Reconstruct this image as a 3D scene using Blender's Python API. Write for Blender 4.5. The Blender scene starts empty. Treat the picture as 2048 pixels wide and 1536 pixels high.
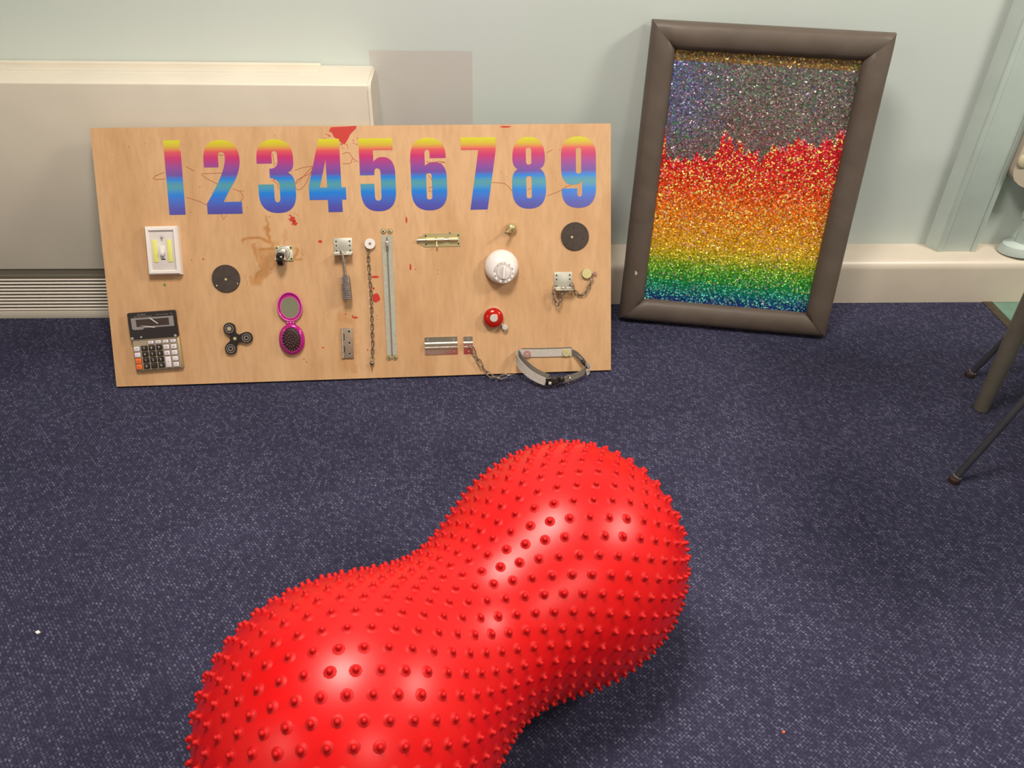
import bpy, bmesh, math, random
from mathutils import Vector, Matrix
R = math.radians
random.seed(7)
SC = bpy.context.scene
COL = SC.collection
PI = math.pi
def lin(c):
    return tuple(((v/255)/12.92 if v/255 <= .04045 else ((v/255+.055)/1.055)**2.4) for v in c)

# ------------------------------------------------------------------ camera
yaw, pitch, roll, CAMH = .0628, .6491, .0276, 1.2321
fw = Vector((math.sin(yaw)*math.cos(pitch), math.cos(yaw)*math.cos(pitch), -math.sin(pitch)))
rt = Vector((math.cos(yaw), -math.sin(yaw), 0)); up = rt.cross(fw)
rt, up = math.cos(roll)*rt+math.sin(roll)*up, -math.sin(roll)*rt+math.cos(roll)*up
cam = bpy.data.objects.new('camera', bpy.data.cameras.new('camera')); COL.objects.link(cam)
cam.matrix_world = Matrix(((rt.x, up.x, -fw.x, 0), (rt.y, up.y, -fw.y, 0), (rt.z, up.z, -fw.z, CAMH), (0, 0, 0, 1)))
cam.data.sensor_width = 36; cam.data.lens = 36*1639/2048; cam.data.clip_start = .02
SC.camera = cam
# ------------------------------------------------------------------ world, lamps, exposure
w = bpy.data.worlds.new('world'); SC.world = w; w.use_nodes = True
w.node_tree.nodes['Background'].inputs[0].default_value = (.9, .95, 1, 1)
w.node_tree.nodes['Background'].inputs[1].default_value = .05
SC.view_settings.view_transform = 'Standard'; SC.view_settings.look = 'None'
SC.view_settings.gamma = 1; SC.view_settings.use_curve_mapping = False
SC.view_settings.exposure = 0.38
CEIL = 2.5
PANELS = [(-.12, .90, 36), (2.5, .85, 48), (-2.4, -1.4, 15), (1.3, -1.6, 20)]  # the two panels behind the viewer are unseen, powered as front fill
for (px, py, pw) in PANELS:
    ld = bpy.data.lights.new('ceiling_lamp', 'AREA'); ld.shape = 'SQUARE'; ld.size = .56
    ld.energy = pw; ld.color = (1, .925, .83)
    lo = bpy.data.objects.new('ceiling_lamp', ld); COL.objects.link(lo); lo.location = (px, py, CEIL-.035)

# ------------------------------------------------------------------ materials
def mat(name, col, rough=.5, metal=0, spec=.5, emit=None, es=1, coat=0, **k):
    m = bpy.data.materials.new(name); m.use_nodes = True
    b = m.node_tree.nodes['Principled BSDF']
    b.inputs['Base Color'].default_value = (*lin(col), 1)
    b.inputs['Roughness'].default_value = rough; b.inputs['Metallic'].default_value = metal
    b.inputs['Specular IOR Level'].default_value = spec
    if coat: b.inputs['Coat Weight'].default_value = coat
    if emit: b.inputs['Emission Color'].default_value = (*lin(emit), 1); b.inputs['Emission Strength'].default_value = es
    return m
class N:
    def __init__(s, m): s.t = m.node_tree; s.b = s.t.nodes['Principled BSDF']
    def n(s, typ, ins={}, **props):
        nd = s.t.nodes.new(typ)
        for k, v in props.items(): setattr(nd, k, v)
        for k, v in ins.items():
            if isinstance(v, bpy.types.NodeSocket): s.t.links.new(v, nd.inputs[k])
            else: nd.inputs[k].default_value = v
        return nd
    def link(s, a, b): s.t.links.new(a, b)
    def ramp(s, fac, stops, interp='LINEAR'):
        r = s.n('ShaderNodeValToRGB', {0: fac}); cr = r.color_ramp; cr.interpolation = interp
        while len(cr.elements) < len(stops): cr.elements.new(.5)
        for e, (p, c) in zip(cr.elements, stops): e.position = p; e.color = (*lin(c), 1)
        return r.outputs[0]
    def co(s): return s.n('ShaderNodeTexCoord').outputs['Object']
    def bump(s, h, strength=.2, dist=.001):
        bb = s.n('ShaderNodeBump', {'Height': h, 'Strength': strength, 'Distance': dist}); s.link(bb.outputs[0], s.b.inputs['Normal'])
def noisy(name, col, rough, amount=.06, scale=30, bump=.1, bdist=.0005, **k):
    """paint-like material: base colour with a slight procedural mottle and fine relief"""
    m = mat(name, col, rough, **k); n = N(m); co = n.co()
    a = tuple(max(0, v*(1-amount)) for v in col); b = tuple(min(255, v*(1+amount)) for v in col)
    t = n.n('ShaderNodeTexNoise', {'Vector': co, 'Scale': scale, 'Detail': 4})
    n.link(n.ramp(t.outputs[0], [(.3, a), (.7, b)]), n.b.inputs['Base Color'])
    if bump:
        t2 = n.n('ShaderNodeTexNoise', {'Vector': co, 'Scale': scale*8, 'Detail': 2}); n.bump(t2.outputs[0], bump, bdist)
    return m

M = {}
# wall paint, with the greyer rectangle where a patch has been painted over
m = mat('wall_paint', (178, 192, 188), .62); n = N(m); co = n.co()
sx = n.n('ShaderNodeSeparateXYZ', {0: co})
def inside(sock, lo, hi, soft):
    a = n.n('ShaderNodeMapRange', {0: sock, 1: lo-soft, 2: lo+soft, 3: 0., 4: 1.}); b = n.n('ShaderNodeMapRange', {0: sock, 1: hi-soft, 2: hi+soft, 3: 1., 4: 0.})
    return n.n('ShaderNodeMath', {0: a.outputs[0], 1: b.outputs[0]}, operation='MULTIPLY').outputs[0]
msk = n.n('ShaderNodeMath', {0: inside(sx.outputs[0], -.240, .0115, .0012), 1: inside(sx.outputs[2], .2, .667, .0012)}, operation='MULTIPLY').outputs[0]
no = n.n('ShaderNodeTexNoise', {'Vector': co, 'Scale': 1.7, 'Detail': 3})
basec = n.ramp(no.outputs[0], [(.3, (201, 211, 205)), (.7, (204, 212, 210))])
mx = n.n('ShaderNodeMix', {0: msk, 6: basec, 7: (*lin((198, 195, 191)), 1)}, data_type='RGBA')
n.link(mx.outputs[2], n.b.inputs['Base Color'])
t2 = n.n('ShaderNodeTexNoise', {'Vector': co, 'Scale': 160, 'Detail': 3}); n.bump(t2.outputs[0], .12, .0006)
M['wall'] = m
M['wall2'] = noisy('far_wall_paint', (205, 205, 196), .7, .03, 3)
M['ceil'] = noisy('ceiling_board', (215, 213, 205), .8, .04, 20)
M['tealpaint'] = noisy('teal_gloss_paint', (200, 213, 207), .42, .03, 9, .06)
M['cream'] = noisy('cream_gloss_paint', (212, 200, 184), .38, .03, 6, .05)
M['heater'] = noisy('cream_powder_coat', (222, 212, 196), .42, .025, 5, .04)
M['heatershade'] = mat('heater_coat_shaded', (120, 112, 98), .6)  # darker heater coat, with the recess shade put into its colour
M['dark'] = mat('dark_void', (28, 22, 22), .8)
M['slat'] = mat('aluminium_slat', (244, 234, 222), .35, .0)
M['vinyl'] = noisy('teal_vinyl_floor', (104, 138, 122), .45, .06, 20)
M['strip'] = noisy('brown_floor_strip', (66, 58, 44), .7, .15, 60)
M['unit'] = mat('white_wall_unit', (205, 190, 172), .4)
M['cap'] = mat('cream_cap', (222, 210, 178), .35)
# carpet: short loops in two diagonal directions
m = mat('blue_carpet', (50, 55, 88), .95, spec=.15); n = N(m); co = n.co()
def weave(ang, wd, ht):
    mp = n.n('ShaderNodeMapping', {'Vector': co, 'Rotation': (0, 0, R(ang))})
    no = n.n('ShaderNodeTexNoise', {'Vector': mp.outputs[0], 'Scale': 60., 'Detail': 1})
    sc = n.n('ShaderNodeVectorMath', {0: no.outputs[1], 3: .003}, operation='SCALE')
    ad = n.n('ShaderNodeVectorMath', {0: mp.outputs[0], 1: sc.outputs[0]}, operation='ADD')
    br = n.n('ShaderNodeTexBrick', {'Vector': ad.outputs[0], 'Color1': (.15, .15, .15, 1), 'Color2': (1, 1, 1, 1), 'Mortar': (0, 0, 0, 1), 'Scale': 1., 'Mortar Size': .0011, 'Mortar Smooth': .5, 'Bias': -.1, 'Brick Width': wd, 'Row Height': ht})
    return br.outputs[0]
w1, w2 = weave(52, .0095, .0052), weave(-38, .0080, .0056)
hv0 = n.n('ShaderNodeMath', {0: w2, 1: .45}, operation='MULTIPLY').outputs[0]
hv = n.n('ShaderNodeMath', {0: w1, 1: .6, 2: hv0}, operation='MULTIPLY_ADD').outputs[0]
big = n.n('ShaderNodeTexNoise', {'Vector': co, 'Scale': 3.2, 'Detail': 4})
fleck = n.ramp(hv, [(.1, (52, 51, 72)), (.5, (70, 69, 94)), (.92, (122, 120, 144))])
wear = n.ramp(big.outputs[0], [(.3, (212, 212, 216)), (.7, (255, 255, 255))])
mu = n.n('ShaderNodeMix', {0: 1., 6: fleck, 7: wear}, data_type='RGBA', blend_type='MULTIPLY')
n.link(mu.outputs[2], n.b.inputs['Base Color']); n.bump(hv, .5, .002)
M['carpet'] = m
# plywood: front face carries a colour attribute for damp stains
m = mat('birch_plywood', (205, 160, 115), .55); n = N(m); co = n.co()
mp = n.n('ShaderNodeMapping', {'Vector': co, 'Scale': (1, .22, 1)})
g1 = n.n('ShaderNodeTexNoise', {'Vector': mp.outputs[0], 'Scale': 14., 'Detail': 6, 'Distortion': .6})
g2 = n.n('ShaderNodeTexNoise', {'Vector': mp.outputs[0], 'Scale': 90., 'Detail': 5})
c1 = n.ramp(g1.outputs[0], [(.3, (196, 151, 106)), (.5, (205, 161, 117)), (.72, (213, 171, 128))])
c2 = n.ramp(g2.outputs[0], [(.25, (242, 240, 237)), (.6, (255, 255, 255))])
mu = n.n('ShaderNodeMix', {0: 1., 6: c1, 7: c2}, data_type='RGBA', blend_type='MULTIPLY')
at = n.n('ShaderNodeAttribute', attribute_name='stain')
mu2 = n.n('ShaderNodeMix', {0: 1., 6: mu.outputs[2], 7: at.outputs[0]}, data_type='RGBA', blend_type='MULTIPLY')
n.link(mu2.outputs[2], n.b.inputs['Base Color']); n.bump(g2.outputs[0], .06, .0006)
M['ply'] = m
M['plyedge'] = noisy('plywood_edge', (150, 112, 76), .7, .15, 300)
# sticker rainbow, by height within each sticker
m = mat('rainbow_vinyl', (200, 60, 120), .32); n = N(m); co = n.co()
sy = n.n('ShaderNodeSeparateXYZ', {0: co}); mr = n.n('ShaderNodeMapRange', {0: sy.outputs[1], 1: 0., 2: .17})
n.link(n.ramp(mr.outputs[0], [(.0, (74, 70, 160)), (.08, (76, 78, 168)), (.19, (58, 104, 200)), (.27, (18, 122, 214)), (.33, (66, 142, 190)), (.38, (78, 150, 160)), (.43, (64, 140, 188)), (.47, (22, 124, 216)), (.53, (104, 74, 160)), (.62, (138, 68, 150)), (.76, (190, 44, 106)), (.84, (212, 80, 88)), (.92, (202, 176, 52)), (1., (206, 206, 30))]), n.b.inputs['Base Color'])
M['rainbow'] = m
M['stickeredge'] = mat('sticker_backing', (224, 190, 160), .5)
M['paint'] = mat('red_paint', (192, 50, 42), .4)
M['crayon'] = mat('red_crayon', (178, 84, 58), .8)
M['speck'] = mat('brown_speck', (120, 72, 44), .8)
M['green'] = mat('green_paint_dot', (92, 128, 62), .6)
# ball rubber
m = noisy('red_rubber', (216, 4, 10), .38, .03, 6, .05, .0008, spec=.38); M['ball'] = m
m.node_tree.nodes['Principled BSDF'].inputs['Coat Weight'].default_value = .12
m.node_tree.nodes['Principled BSDF'].inputs['Coat Roughness'].default_value = .3
M['nub'] = mat('red_rubber_nub', (196, 8, 12), .55, spec=.35)
M['padvinyl'] = noisy('taupe_padded_vinyl', (93, 81, 72), .5, .04, 8, .12, .0006)
m = M['padvinyl']; n = N(m)
cz = n.n('ShaderNodeTexNoise', {'Vector': n.co(), 'Scale': 9., 'Detail': 3, 'Distortion': 1.2})
for l in list(m.node_tree.links):
    if l.to_socket.name == 'Normal': m.node_tree.links.remove(l)
n.bump(cz.outputs[0], .35, .006)
M['backing'] = mat('black_fabric_backing', (24, 22, 26), .9)
m = mat('sequin_foil', (200, 60, 40), .3, .45); n = N(m); at = n.n('ShaderNodeAttribute', attribute_name='tint'); n.link(at.outputs[0], n.b.inputs['Base Color']); M['sequin'] = m
M['white'] = mat('white_plastic', (232, 224, 220), .3)
M['whiteshade'] = mat('frosted_plastic', (214, 205, 202), .25)
M['ledyellow'] = mat('yellow_light_strip', (226, 222, 118), .4)
M['black'] = mat('black_plastic', (38, 30, 30), .35)
M['blackgloss'] = mat('black_gloss_plastic', (30, 24, 24), .18)
M['brownblack'] = noisy('brown_black_felt', (64, 52, 46), .7, .1, 60)
M['greyplastic'] = mat('grey_print', (140, 132, 130), .45)
M['lcd'] = mat('liquid_crystal_screen', (66, 54, 50), .2)
M['steel'] = mat('zinc_steel', (196, 194, 182), .42, .7)
M['chrome'] = mat('polished_steel', (220, 210, 200), .14, 1)
M['nickel'] = noisy('worn_nickel', (170, 158, 150), .4, .12, 200, metal=.7)
M['chainm'] = mat('dull_chain_steel', (150, 136, 122), .35, .85)
M['gold'] = mat('brass', (206, 190, 142), .3, .65)
M['palebrass'] = mat('pale_brass', (206, 196, 140), .4, .5)
M['champagne'] = mat('champagne_calculator_case', (176, 158, 134), .4, .35)
M['key_white'] = mat('white_key', (226, 216, 222), .35)
M['key_black'] = mat('black_key', (40, 32, 30), .35)
M['key_orange'] = mat('orange_key', (236, 112, 48), .35)
M['inkdark'] = mat('dark_ink', (44, 36, 40), .6)
M['inklight'] = mat('light_ink', (214, 206, 200), .6)
M['inkgrey'] = mat('grey_ink', (150, 140, 138), .6)
M['magenta'] = mat('magenta_gloss_plastic', (190, 40, 138), .16, .25)
M['pink'] = mat('pink_rim_plastic', (216, 96, 168), .25)
M['mirror'] = mat('mirror_glass', (170, 168, 140), .12, .55)
M['cushion'] = mat('dark_brush_cushion', (52, 24, 30), .5)
M['tip'] = mat('pin_tip', (150, 110, 104), .4)
M['tape'] = noisy('grey_zip_tape', (172, 170, 156), .85, .05, 200)
M['teeth'] = noisy('grey_zip_teeth', (140, 134, 122), .5, .1, 400)
M['redbell'] = mat('red_bell_metal', (206, 38, 22), .16, .35)
M['greycap'] = mat('pale_grey_plastic', (196, 188, 180), .5)
M['strap'] = noisy('reflective_grey_strap', (188, 180, 172), .6, .06, 300)
M['strapback'] = noisy('dark_grey_strap_back', (120, 112, 102), .85, .08, 300)
M['rosy'] = mat('rosy_washer', (168, 126, 118), .5)
M['hingem'] = noisy('brushed_hinge_steel', (158, 136, 116), .45, .05, 200, metal=.3)
M['lamin'] = noisy('laminated_steel', (128, 116, 112), .4, .15, 250, metal=.6)
M['oldplast'] = mat('tan_thong', (150, 100, 58), .6)
M['tableleg'] = noisy('grey_green_tube', (100, 94, 84), .4, .04, 30)
M['chairleg'] = noisy('dark_grey_tube', (54, 54, 62), .4, .05, 30)
M['foot'] = mat('brown_rubber_foot', (54, 34, 32), .7)
M['seat'] = noisy('blue_plastic_seat', (52, 62, 96), .5, .04, 30)
M['tabletop'] = noisy('pale_laminate', (196, 186, 170), .45, .04, 10)
M['lampglow'] = mat('lamp_diffuser', (250, 245, 235), .5, emit=(255, 240, 215), es=3)
M['lampframe'] = mat('lamp_frame', (225, 225, 222), .5)

# ------------------------------------------------------------------ mesh builder
class MB:
    def __init__(s, k=.001): s.v = []; s.f = []; s.mi = []; s.k = k; s.cur = 0
    def add(s, vs, fs, T=None):
        o = len(s.v)
        for p in vs:
            p = Vector(p)
            if T is not None: p = T @ p
            s.v.append(p)
        for f in fs: s.f.append([i+o for i in f]); s.mi.append(s.cur)
        return s
    def box(s, x0, x1, y0, y1, z0, z1, bev=0, seg=2, T=None):
        bm = bmesh.new(); bmesh.ops.create_cube(bm, size=1)
        for v in bm.verts: v.co = Vector((x0+(v.co.x+.5)*(x1-x0), y0+(v.co.y+.5)*(y1-y0), z0+(v.co.z+.5)*(z1-z0)))
        if bev: bmesh.ops.bevel(bm, geom=list(bm.edges), offset=bev, segments=seg, profile=.5, affect='EDGES')
        bm.verts.index_update(); s.add([v.co.copy() for v in bm.verts], [[v.index for v in f.verts] for f in bm.faces], T); bm.free(); return s
    def prism(s, pts, z0, z1, T=None):
        n_ = len(pts); vs = [(x, y, z0) for x, y in pts]+[(x, y, z1) for x, y in pts]
        fs = [list(range(n_))[::-1], [i+n_ for i in range(n_)]]+[[i, (i+1) % n_, (i+1) % n_+n_, i+n_] for i in range(n_)]
        return s.add(vs, fs, T)
    def lathe(s, prof, seg=24, sx=1, sy=1, cx=0, cy=0, T=None, cap0=True, cap1=True):
        vs = []; fs = []
        for r_, z in prof:
            for i in range(seg):
                a = 2*PI*i/seg; vs.append((cx+r_*sx*math.cos(a), cy+r_*sy*math.sin(a), z))
        for j in range(len(prof)-1):
            for i in range(seg):
                k = (i+1) % seg; fs.append([j*seg+i, j*seg+k, (j+1)*seg+k, (j+1)*seg+i])
        if cap0: fs.append(list(range(seg))[::-1])
        if cap1: fs.append([(len(prof)-1)*seg+i for i in range(seg)])
        return s.add(vs, fs, T)
    def cyl(s, cx, cy, r_, z0, z1, seg=20, bev=0, T=None):
        p = [(r_, z0), (r_, z1-bev), (r_-bev, z1)] if bev else [(r_, z0), (r_, z1)]
        return s.lathe(p, seg, cx=cx, cy=cy, T=T)
    def tube(s, path, r_, seg=8, closed=False, T=None):
        P = [Vector(p) for p in path]; n_ = len(P); rr = r_ if hasattr(r_, '__len__') else [r_]*n_
        vs = []; fs = []; prev = None
        for i, p in enumerate(P):
            a = P[(i-1) % n_] if (closed or i > 0) else p; b = P[(i+1) % n_] if (closed or i < n_-1) else p
            t = (b-a).normalized()
            if prev is None: q = t.orthogonal().normalized()
            else: q = (prev-t*prev.dot(t)).normalized()
            prev = q; c = t.cross(q)
            for k in range(seg):
                an = 2*PI*k/seg; vs.append(p+rr[i]*(math.cos(an)*q+math.sin(an)*c))
        for i in range(n_ if closed else n_-1):
            j = (i+1) % n_
            for k in range(seg): fs.append([i*seg+k, i*seg+(k+1) % seg, j*seg+(k+1) % seg, j*seg+k])
        if not closed: fs += [list(range(seg))[::-1], [(n_-1)*seg+k for k in range(seg)]]
        return s.add(vs, fs, T)
    def ribbon(s, path, wdir, half, th):
        """flat strap along path, width along wdir (a list or one vector), thickness th"""
        P = [Vector(p) for p in path]; n_ = len(P); vs = []; fs = []
        for i, p in enumerate(P):
            a = P[max(0, i-1)]; b = P[min(n_-1, i+1)]; t = (b-a).normalized()
            w_ = Vector(wdir[i] if isinstance(wdir, list) else wdir).normalized(); w_ = (w_-t*w_.dot(t)).normalized(); q = t.cross(w_)
            vs += [p-w_*half-q*th/2, p+w_*half-q*th/2, p+w_*half+q*th/2, p-w_*half+q*th/2]
        for i in range(n_-1):
            for k in range(4): fs.append([i*4+k, i*4+(k+1) % 4, i*4+4+(k+1) % 4, i*4+4+k])
        fs += [[3, 2, 1, 0], [n_*4-4+k for k in range(4)]]
        return s.add(vs, fs)
    def mesh(s, name, mats, smooth=True, ang=35):
        me = bpy.data.meshes.new(name); me.from_pydata([tuple(v*s.k) for v in s.v], [], s.f)
        for m_ in (mats if isinstance(mats, (list, tuple)) else [mats]): me.materials.append(M[m_])
        if any(s.mi): me.polygons.foreach_set('material_index', s.mi)
        bm = bmesh.new(); bm.from_mesh(me); bmesh.ops.recalc_face_normals(bm, faces=list(bm.faces)); bm.to_mesh(me); bm.free()
        if smooth: me.shade_smooth(); me.set_sharp_from_angle(angle=R(ang))
        me.update(); return me
    def obj(s, name, mats, parent=None, smooth=True, ang=35):
        return link(name, s.mesh(name, mats, smooth, ang), parent)
def link(name, me, parent=None, mw=None):
    o = bpy.data.objects.new(name, me); COL.objects.link(o)
    if parent is not None: o.parent = parent
    if mw is not None: o.matrix_world = mw
    return o
def tag(o, label=None, cat=None, group=None, kind=None):
    if label: o['label'] = label
    if cat: o['category'] = cat
    if group: o['group'] = group
    if kind: o['kind'] = kind
    return o
def thing(name, label, cat, mw, group=None):
    o = bpy.data.objects.new(name, None); COL.objects.link(o); o.matrix_world = mw; o.empty_display_size = .05
    return tag(o, label, cat, group)
def text_mesh(txt, size, z=0, cx=0, cy=0, ex=.0, mat_='inkdark', T=None):
    """lettering as thin mesh, size in mm, centred at cx, cy"""
    cu = bpy.data.curves.new('t', 'FONT'); cu.body = txt; cu.size = size; cu.align_x = 'CENTER'; cu.align_y = 'CENTER'; cu.resolution_u = 2; cu.extrude = ex
    o = bpy.data.objects.new('t', cu); me = bpy.data.meshes.new_from_object(o); 
    TT = Matrix.Translation((cx, cy, z)) @ (T or Matrix())
    me.transform(TT); me.transform(Matrix.Scale(.001, 4)); me.materials.clear(); me.materials.append(M[mat_])
    bpy.data.objects.remove(o); bpy.data.curves.remove(cu); return me
def join(meshes, name):
    bm = bmesh.new()
    for me in meshes: bm.from_mesh(me)
    out = bpy.data.meshes.new(name); bm.to_mesh(out); bm.free(); out.materials.append(meshes[0].materials[0])
    return out
def TR(x, y, z, rz=0): return Matrix.Translation((x, y, z)) @ Matrix.Rotation(rz, 4, 'Z')

# ================================================================== the setting (metres)
YW = 2.0895; XL, XR, YF = -3.4, 4.6, -3.0
def sbox(name, b, m_, bev=0): o = MB(1).box(*b, bev).obj(name, m_); return tag(o, kind='structure')
XV = 1.527
tag(MB(1).box(XL, XV, YF, YW, -.06, 0).obj('floor', 'carpet'), 'dark blue flecked loop carpet', kind='structure')
tag(MB(1).box(XV, XR, YF, YW, -.06, -.001).obj('floor_vinyl', 'vinyl'), kind='structure')
st = MB(1).box(XV-.026, XV+.003, 1.2, 1.994, -.004, .0022, .0006).obj('trim_1', 'strip'); tag(st, kind='structure')
sbox('wall_back', (XL-.1, XR+.1, YW, YW+.1, -.06, CEIL), 'wall')
sbox('wall_left', (XL-.1, XL, YF, YW, -.06, CEIL), 'wall2')
sbox('wall_right', (XR, XR+.1, YF, YW, -.06, CEIL), 'wall2')
sbox('wall_front', (XL-.1, XR+.1, YF-.1, YF, -.06, CEIL), 'wall2')
sbox('ceiling', (XL-.1, XR+.1, YF-.1, YW+.1, CEIL, CEIL+.1), 'ceil')
# boxed-in skirting with a rounded top edge: profile in (y, z), swept along x
YS = 1.994
prof = [(YW, 0), (YS, 0), (YS, .108)]+[(YS+.026*(1-math.cos(a)), .108+.026*math.sin(a)) for a in [R(12*i) for i in range(1, 8)]]+[(YW, .141)]
Tm = Matrix(((0, 0, 1, 0), (1, 0, 0, 0), (0, 1, 0, 0), (0, 0, 0, 1)))
tag(MB(1).prism(prof, -.222, XR, T=Tm).obj('baseboard_back', 'cream', ang=25), kind='structure')

# ---- fan convector heater
YH = 1.9366; HX1 = -.2245; HX0 = -2.3; HT = .631
ht = thing('convector_heater', 'cream metal wall heater with slatted grille at its foot, behind the plywood board', 'heater', Matrix.Translation(((HX0+HX1)/2, (YH+YW)/2, 0)))
ox, oy = (HX0+HX1)/2, (YH+YW)/2
def hb(b, name, m_, bev=0, seg=2): return MB(1).box(b[0]-ox, b[1]-ox, b[2]-oy, b[3]-oy, b[4], b[5], bev, seg).obj(name, m_, ht)
hb((HX0, HX1-.006, YH, YW-.001, .150, HT), 'casing', 'heater', .004, 3)
hb((HX0, HX1-.012, YH+.034, YW-.001, .003, .1498), 'inner_body', 'dark')
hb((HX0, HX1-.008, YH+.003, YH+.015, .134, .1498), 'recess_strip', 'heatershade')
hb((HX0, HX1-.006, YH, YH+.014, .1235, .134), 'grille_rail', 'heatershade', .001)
hb((HX0, HX1-.006, YH-.001, YH+.014, .0, .0245), 'plinth', 'heater', .002)
Tm = Matrix(((0, 0, 1, 0), (1, 0, 0, 0), (0, 1, 0, 0), (0, 0, 0, 1)))
sl = MB(1).prism([(YH-.0015-oy, -.0016), (YH-.0015-oy, -.0004), (YH+.0025-oy, .0020), (YH+.006-oy, .0020), (YH+.006-oy, .0006), (YH+.0025-oy, .0004)], HX0-ox, HX1-.01-ox, T=Tm).mesh('slat', 'slat', ang=20)
for k in range(10):
    o = link('slat', sl, ht); o.location = (0, 0, .0295+k*.0101)
pf = [(YH-.0012, 0), (YH-.0012, HT-.012), (YH+.005, HT-.001), (YH+.012, HT+.0015), (YW-.03, HT+.0015), (YW-.001, HT-.018), (YW-.001, 0)]
MB(1).prism([(a-oy, b) for a, b in pf], HX1-.007-ox, HX1-ox, T=Tm).obj('end_panel', 'heater', ht)
hb((HX0, -.357, YW-.018, YW-.0015, HT-.004, HT+.006), 'rear_rail', 'heater', .002)
hb((HX0, -.357, YW-.052, YW-.040, HT-.003, HT+.0015), 'top_rib', 'heater', .001)
hb((HX0, -.357, YW-.078, YW-.066, HT-.003, HT+.001), 'top_rib', 'heater', .001)

# ---- boxed trunking, right
ct = thing('cable_trunking', 'teal painted vertical box trunking standing on the cream skirting', 'trunking', Matrix.Translation((1.398, 2.07, .13)))
tx, ty = 1.398, 2.07
MB(1).box(1.342-tx, 1.357-tx, 2.046-ty, YW-ty-.0005, .006, 2.36, .0015).box(1.441-tx, 1.455-tx, 2.046-ty, YW-ty-.0005, .006, 2.36, .0015).box(1.35-tx, 1.45-tx, 2.052-ty, YW-ty-.0005, .006, 2.36).obj('channel', 'tealpaint', ct)
MB(1).box(1.3575-tx, 1.4405-tx, 2.0485-ty, 2.056-ty, .006, 2.36, .001).obj('lid', 'tealpaint', ct)
MB(1).prism([(1.325-tx, YW-ty-.0005), (1.3425-tx, 2.0535-ty), (1.3425-tx, YW-ty-.0005)], .006, 2.36).obj('sealant_fillet', 'tealpaint', ct)

# ---- white wall unit at right edge with cap
wu = thing('wall_unit', 'off-white moulded unit with a round cap on the wall right of the trunking', 'wall unit', Matrix.Translation((1.80, 2.05, .6)))
pts = [(x-1.8, z-.6) for x, z in [(1.4565, 1.05), (1.4565, .392), (1.460, .378), (1.470, .362), (1.490, .348), (1.52, .336), (1.56, .328), (2.2, .325), (2.2, 1.05)]]
Tw = Matrix(((1, 0, 0, 0), (0, 0, -1, 0), (0, 1, 0, 0), (0, 0, 0, 1)))
MB(1).prism(pts, -.0385, .022, T=Tw).obj('housing', 'unit', wu)
MB(1).lathe([(.019, 0), (.019, .003), (.016, .005)], 24, T=Matrix.Translation((1.477-1.8, -.022, .418-.6)) @ Matrix.Rotation(PI/2, 4, 'X')).obj('round_cap', 'cap', wu)
# ---- painted pipe
pp = thing('painted_pipe', 'teal painted pipe dropping below the white wall unit into the skirting', 'pipe', Matrix.Translation((1.585, 2.045, .141)))
MB(1).tube([(.0, 0, .0), (0, 0, .12), (-.006, .0, .19), (-.03, .008, .235), (-.06, .014, .245)], .024, 16).obj('pipe', 'tealpaint', pp)
MB(1).lathe([(.062, -.002), (.062, .006), (.055, .022), (.030, .030)], 28, sy=.7, cap0=True).obj('flange', 'tealpaint', pp)
MB(1).lathe([(.030, .0), (.032, .012), (.030, .024)], 20, T=Matrix.Translation((0, 0, .10))).obj('collar', 'tealpaint', pp)

# ---- ceiling lights
for i, (px, py, pw) in enumerate(PANELS):
    lb = ['square ceiling light panel above the red ball', 'square ceiling light panel at the right side of the room', 'unseen fill light panel on the ceiling at the left behind the viewer', 'unseen fill light panel on the ceiling straight behind the viewer'][i]
    c = thing('ceiling_light', lb, 'light', Matrix.Translation((px, py, CEIL)), 'ceiling light panels')
    MB(1).box(-.31, .31, -.31, .31, -.012, -.001, .002).obj('frame', 'lampframe', c)
    MB(1).box(-.285, .285, -.285, .285, -.016, -.0121).obj('diffuser', 'lampglow', c)

# ================================================================== table and chair at the right edge
tb = thing('table', 'table on a grey-green tubular leg at the right edge', 'table', Matrix.Translation((1.241, 1.50, 0)))
lg = MB(1).lathe([(.0155, .0), (.0170, .002), (.0185, .10), (.0215, .30), (.024, .68)], 24).mesh('leg', 'tableleg')
for (a, b) in ((0, 0), (1.1, 0), (0, -.56), (1.1, -.56)):
    if (a, b) == (0, -.56): continue
    o = link('leg', lg, tb); o.location = (a, b, 0)
MB(1).box(.03, 1.08, -.55, -.0, .63, .675, .002).obj('frame', 'chairleg', tb)
MB(1).box(-.05, 1.16, -.62, .05, .68, .702, .004).obj('tabletop', 'tabletop', tb)
ch = thing('chair', 'chair on splayed dark grey tube legs with rubber feet at the right edge', 'chair', Matrix.Translation((1.16, 1.44, 0)))
o3 = Vector((1.16, 1.44, 0)); sd = Vector((.84, -.54, 0))
FA, TA = Vector((1.2784, 1.6343, 0)), Vector((1.416, 1.584, .43)); FB, TB = Vector((1.0496, 1.2516, 0)), Vector((1.237, 1.30, .43))
mid = lambda a, k: a+sd*k
legs = [(FA, TA), (FB, TB), (mid(FA, .44)+Vector((.0, 0, 0)), mid(TA, .20)), (mid(FB, .44), mid(TB, .20))]
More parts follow.
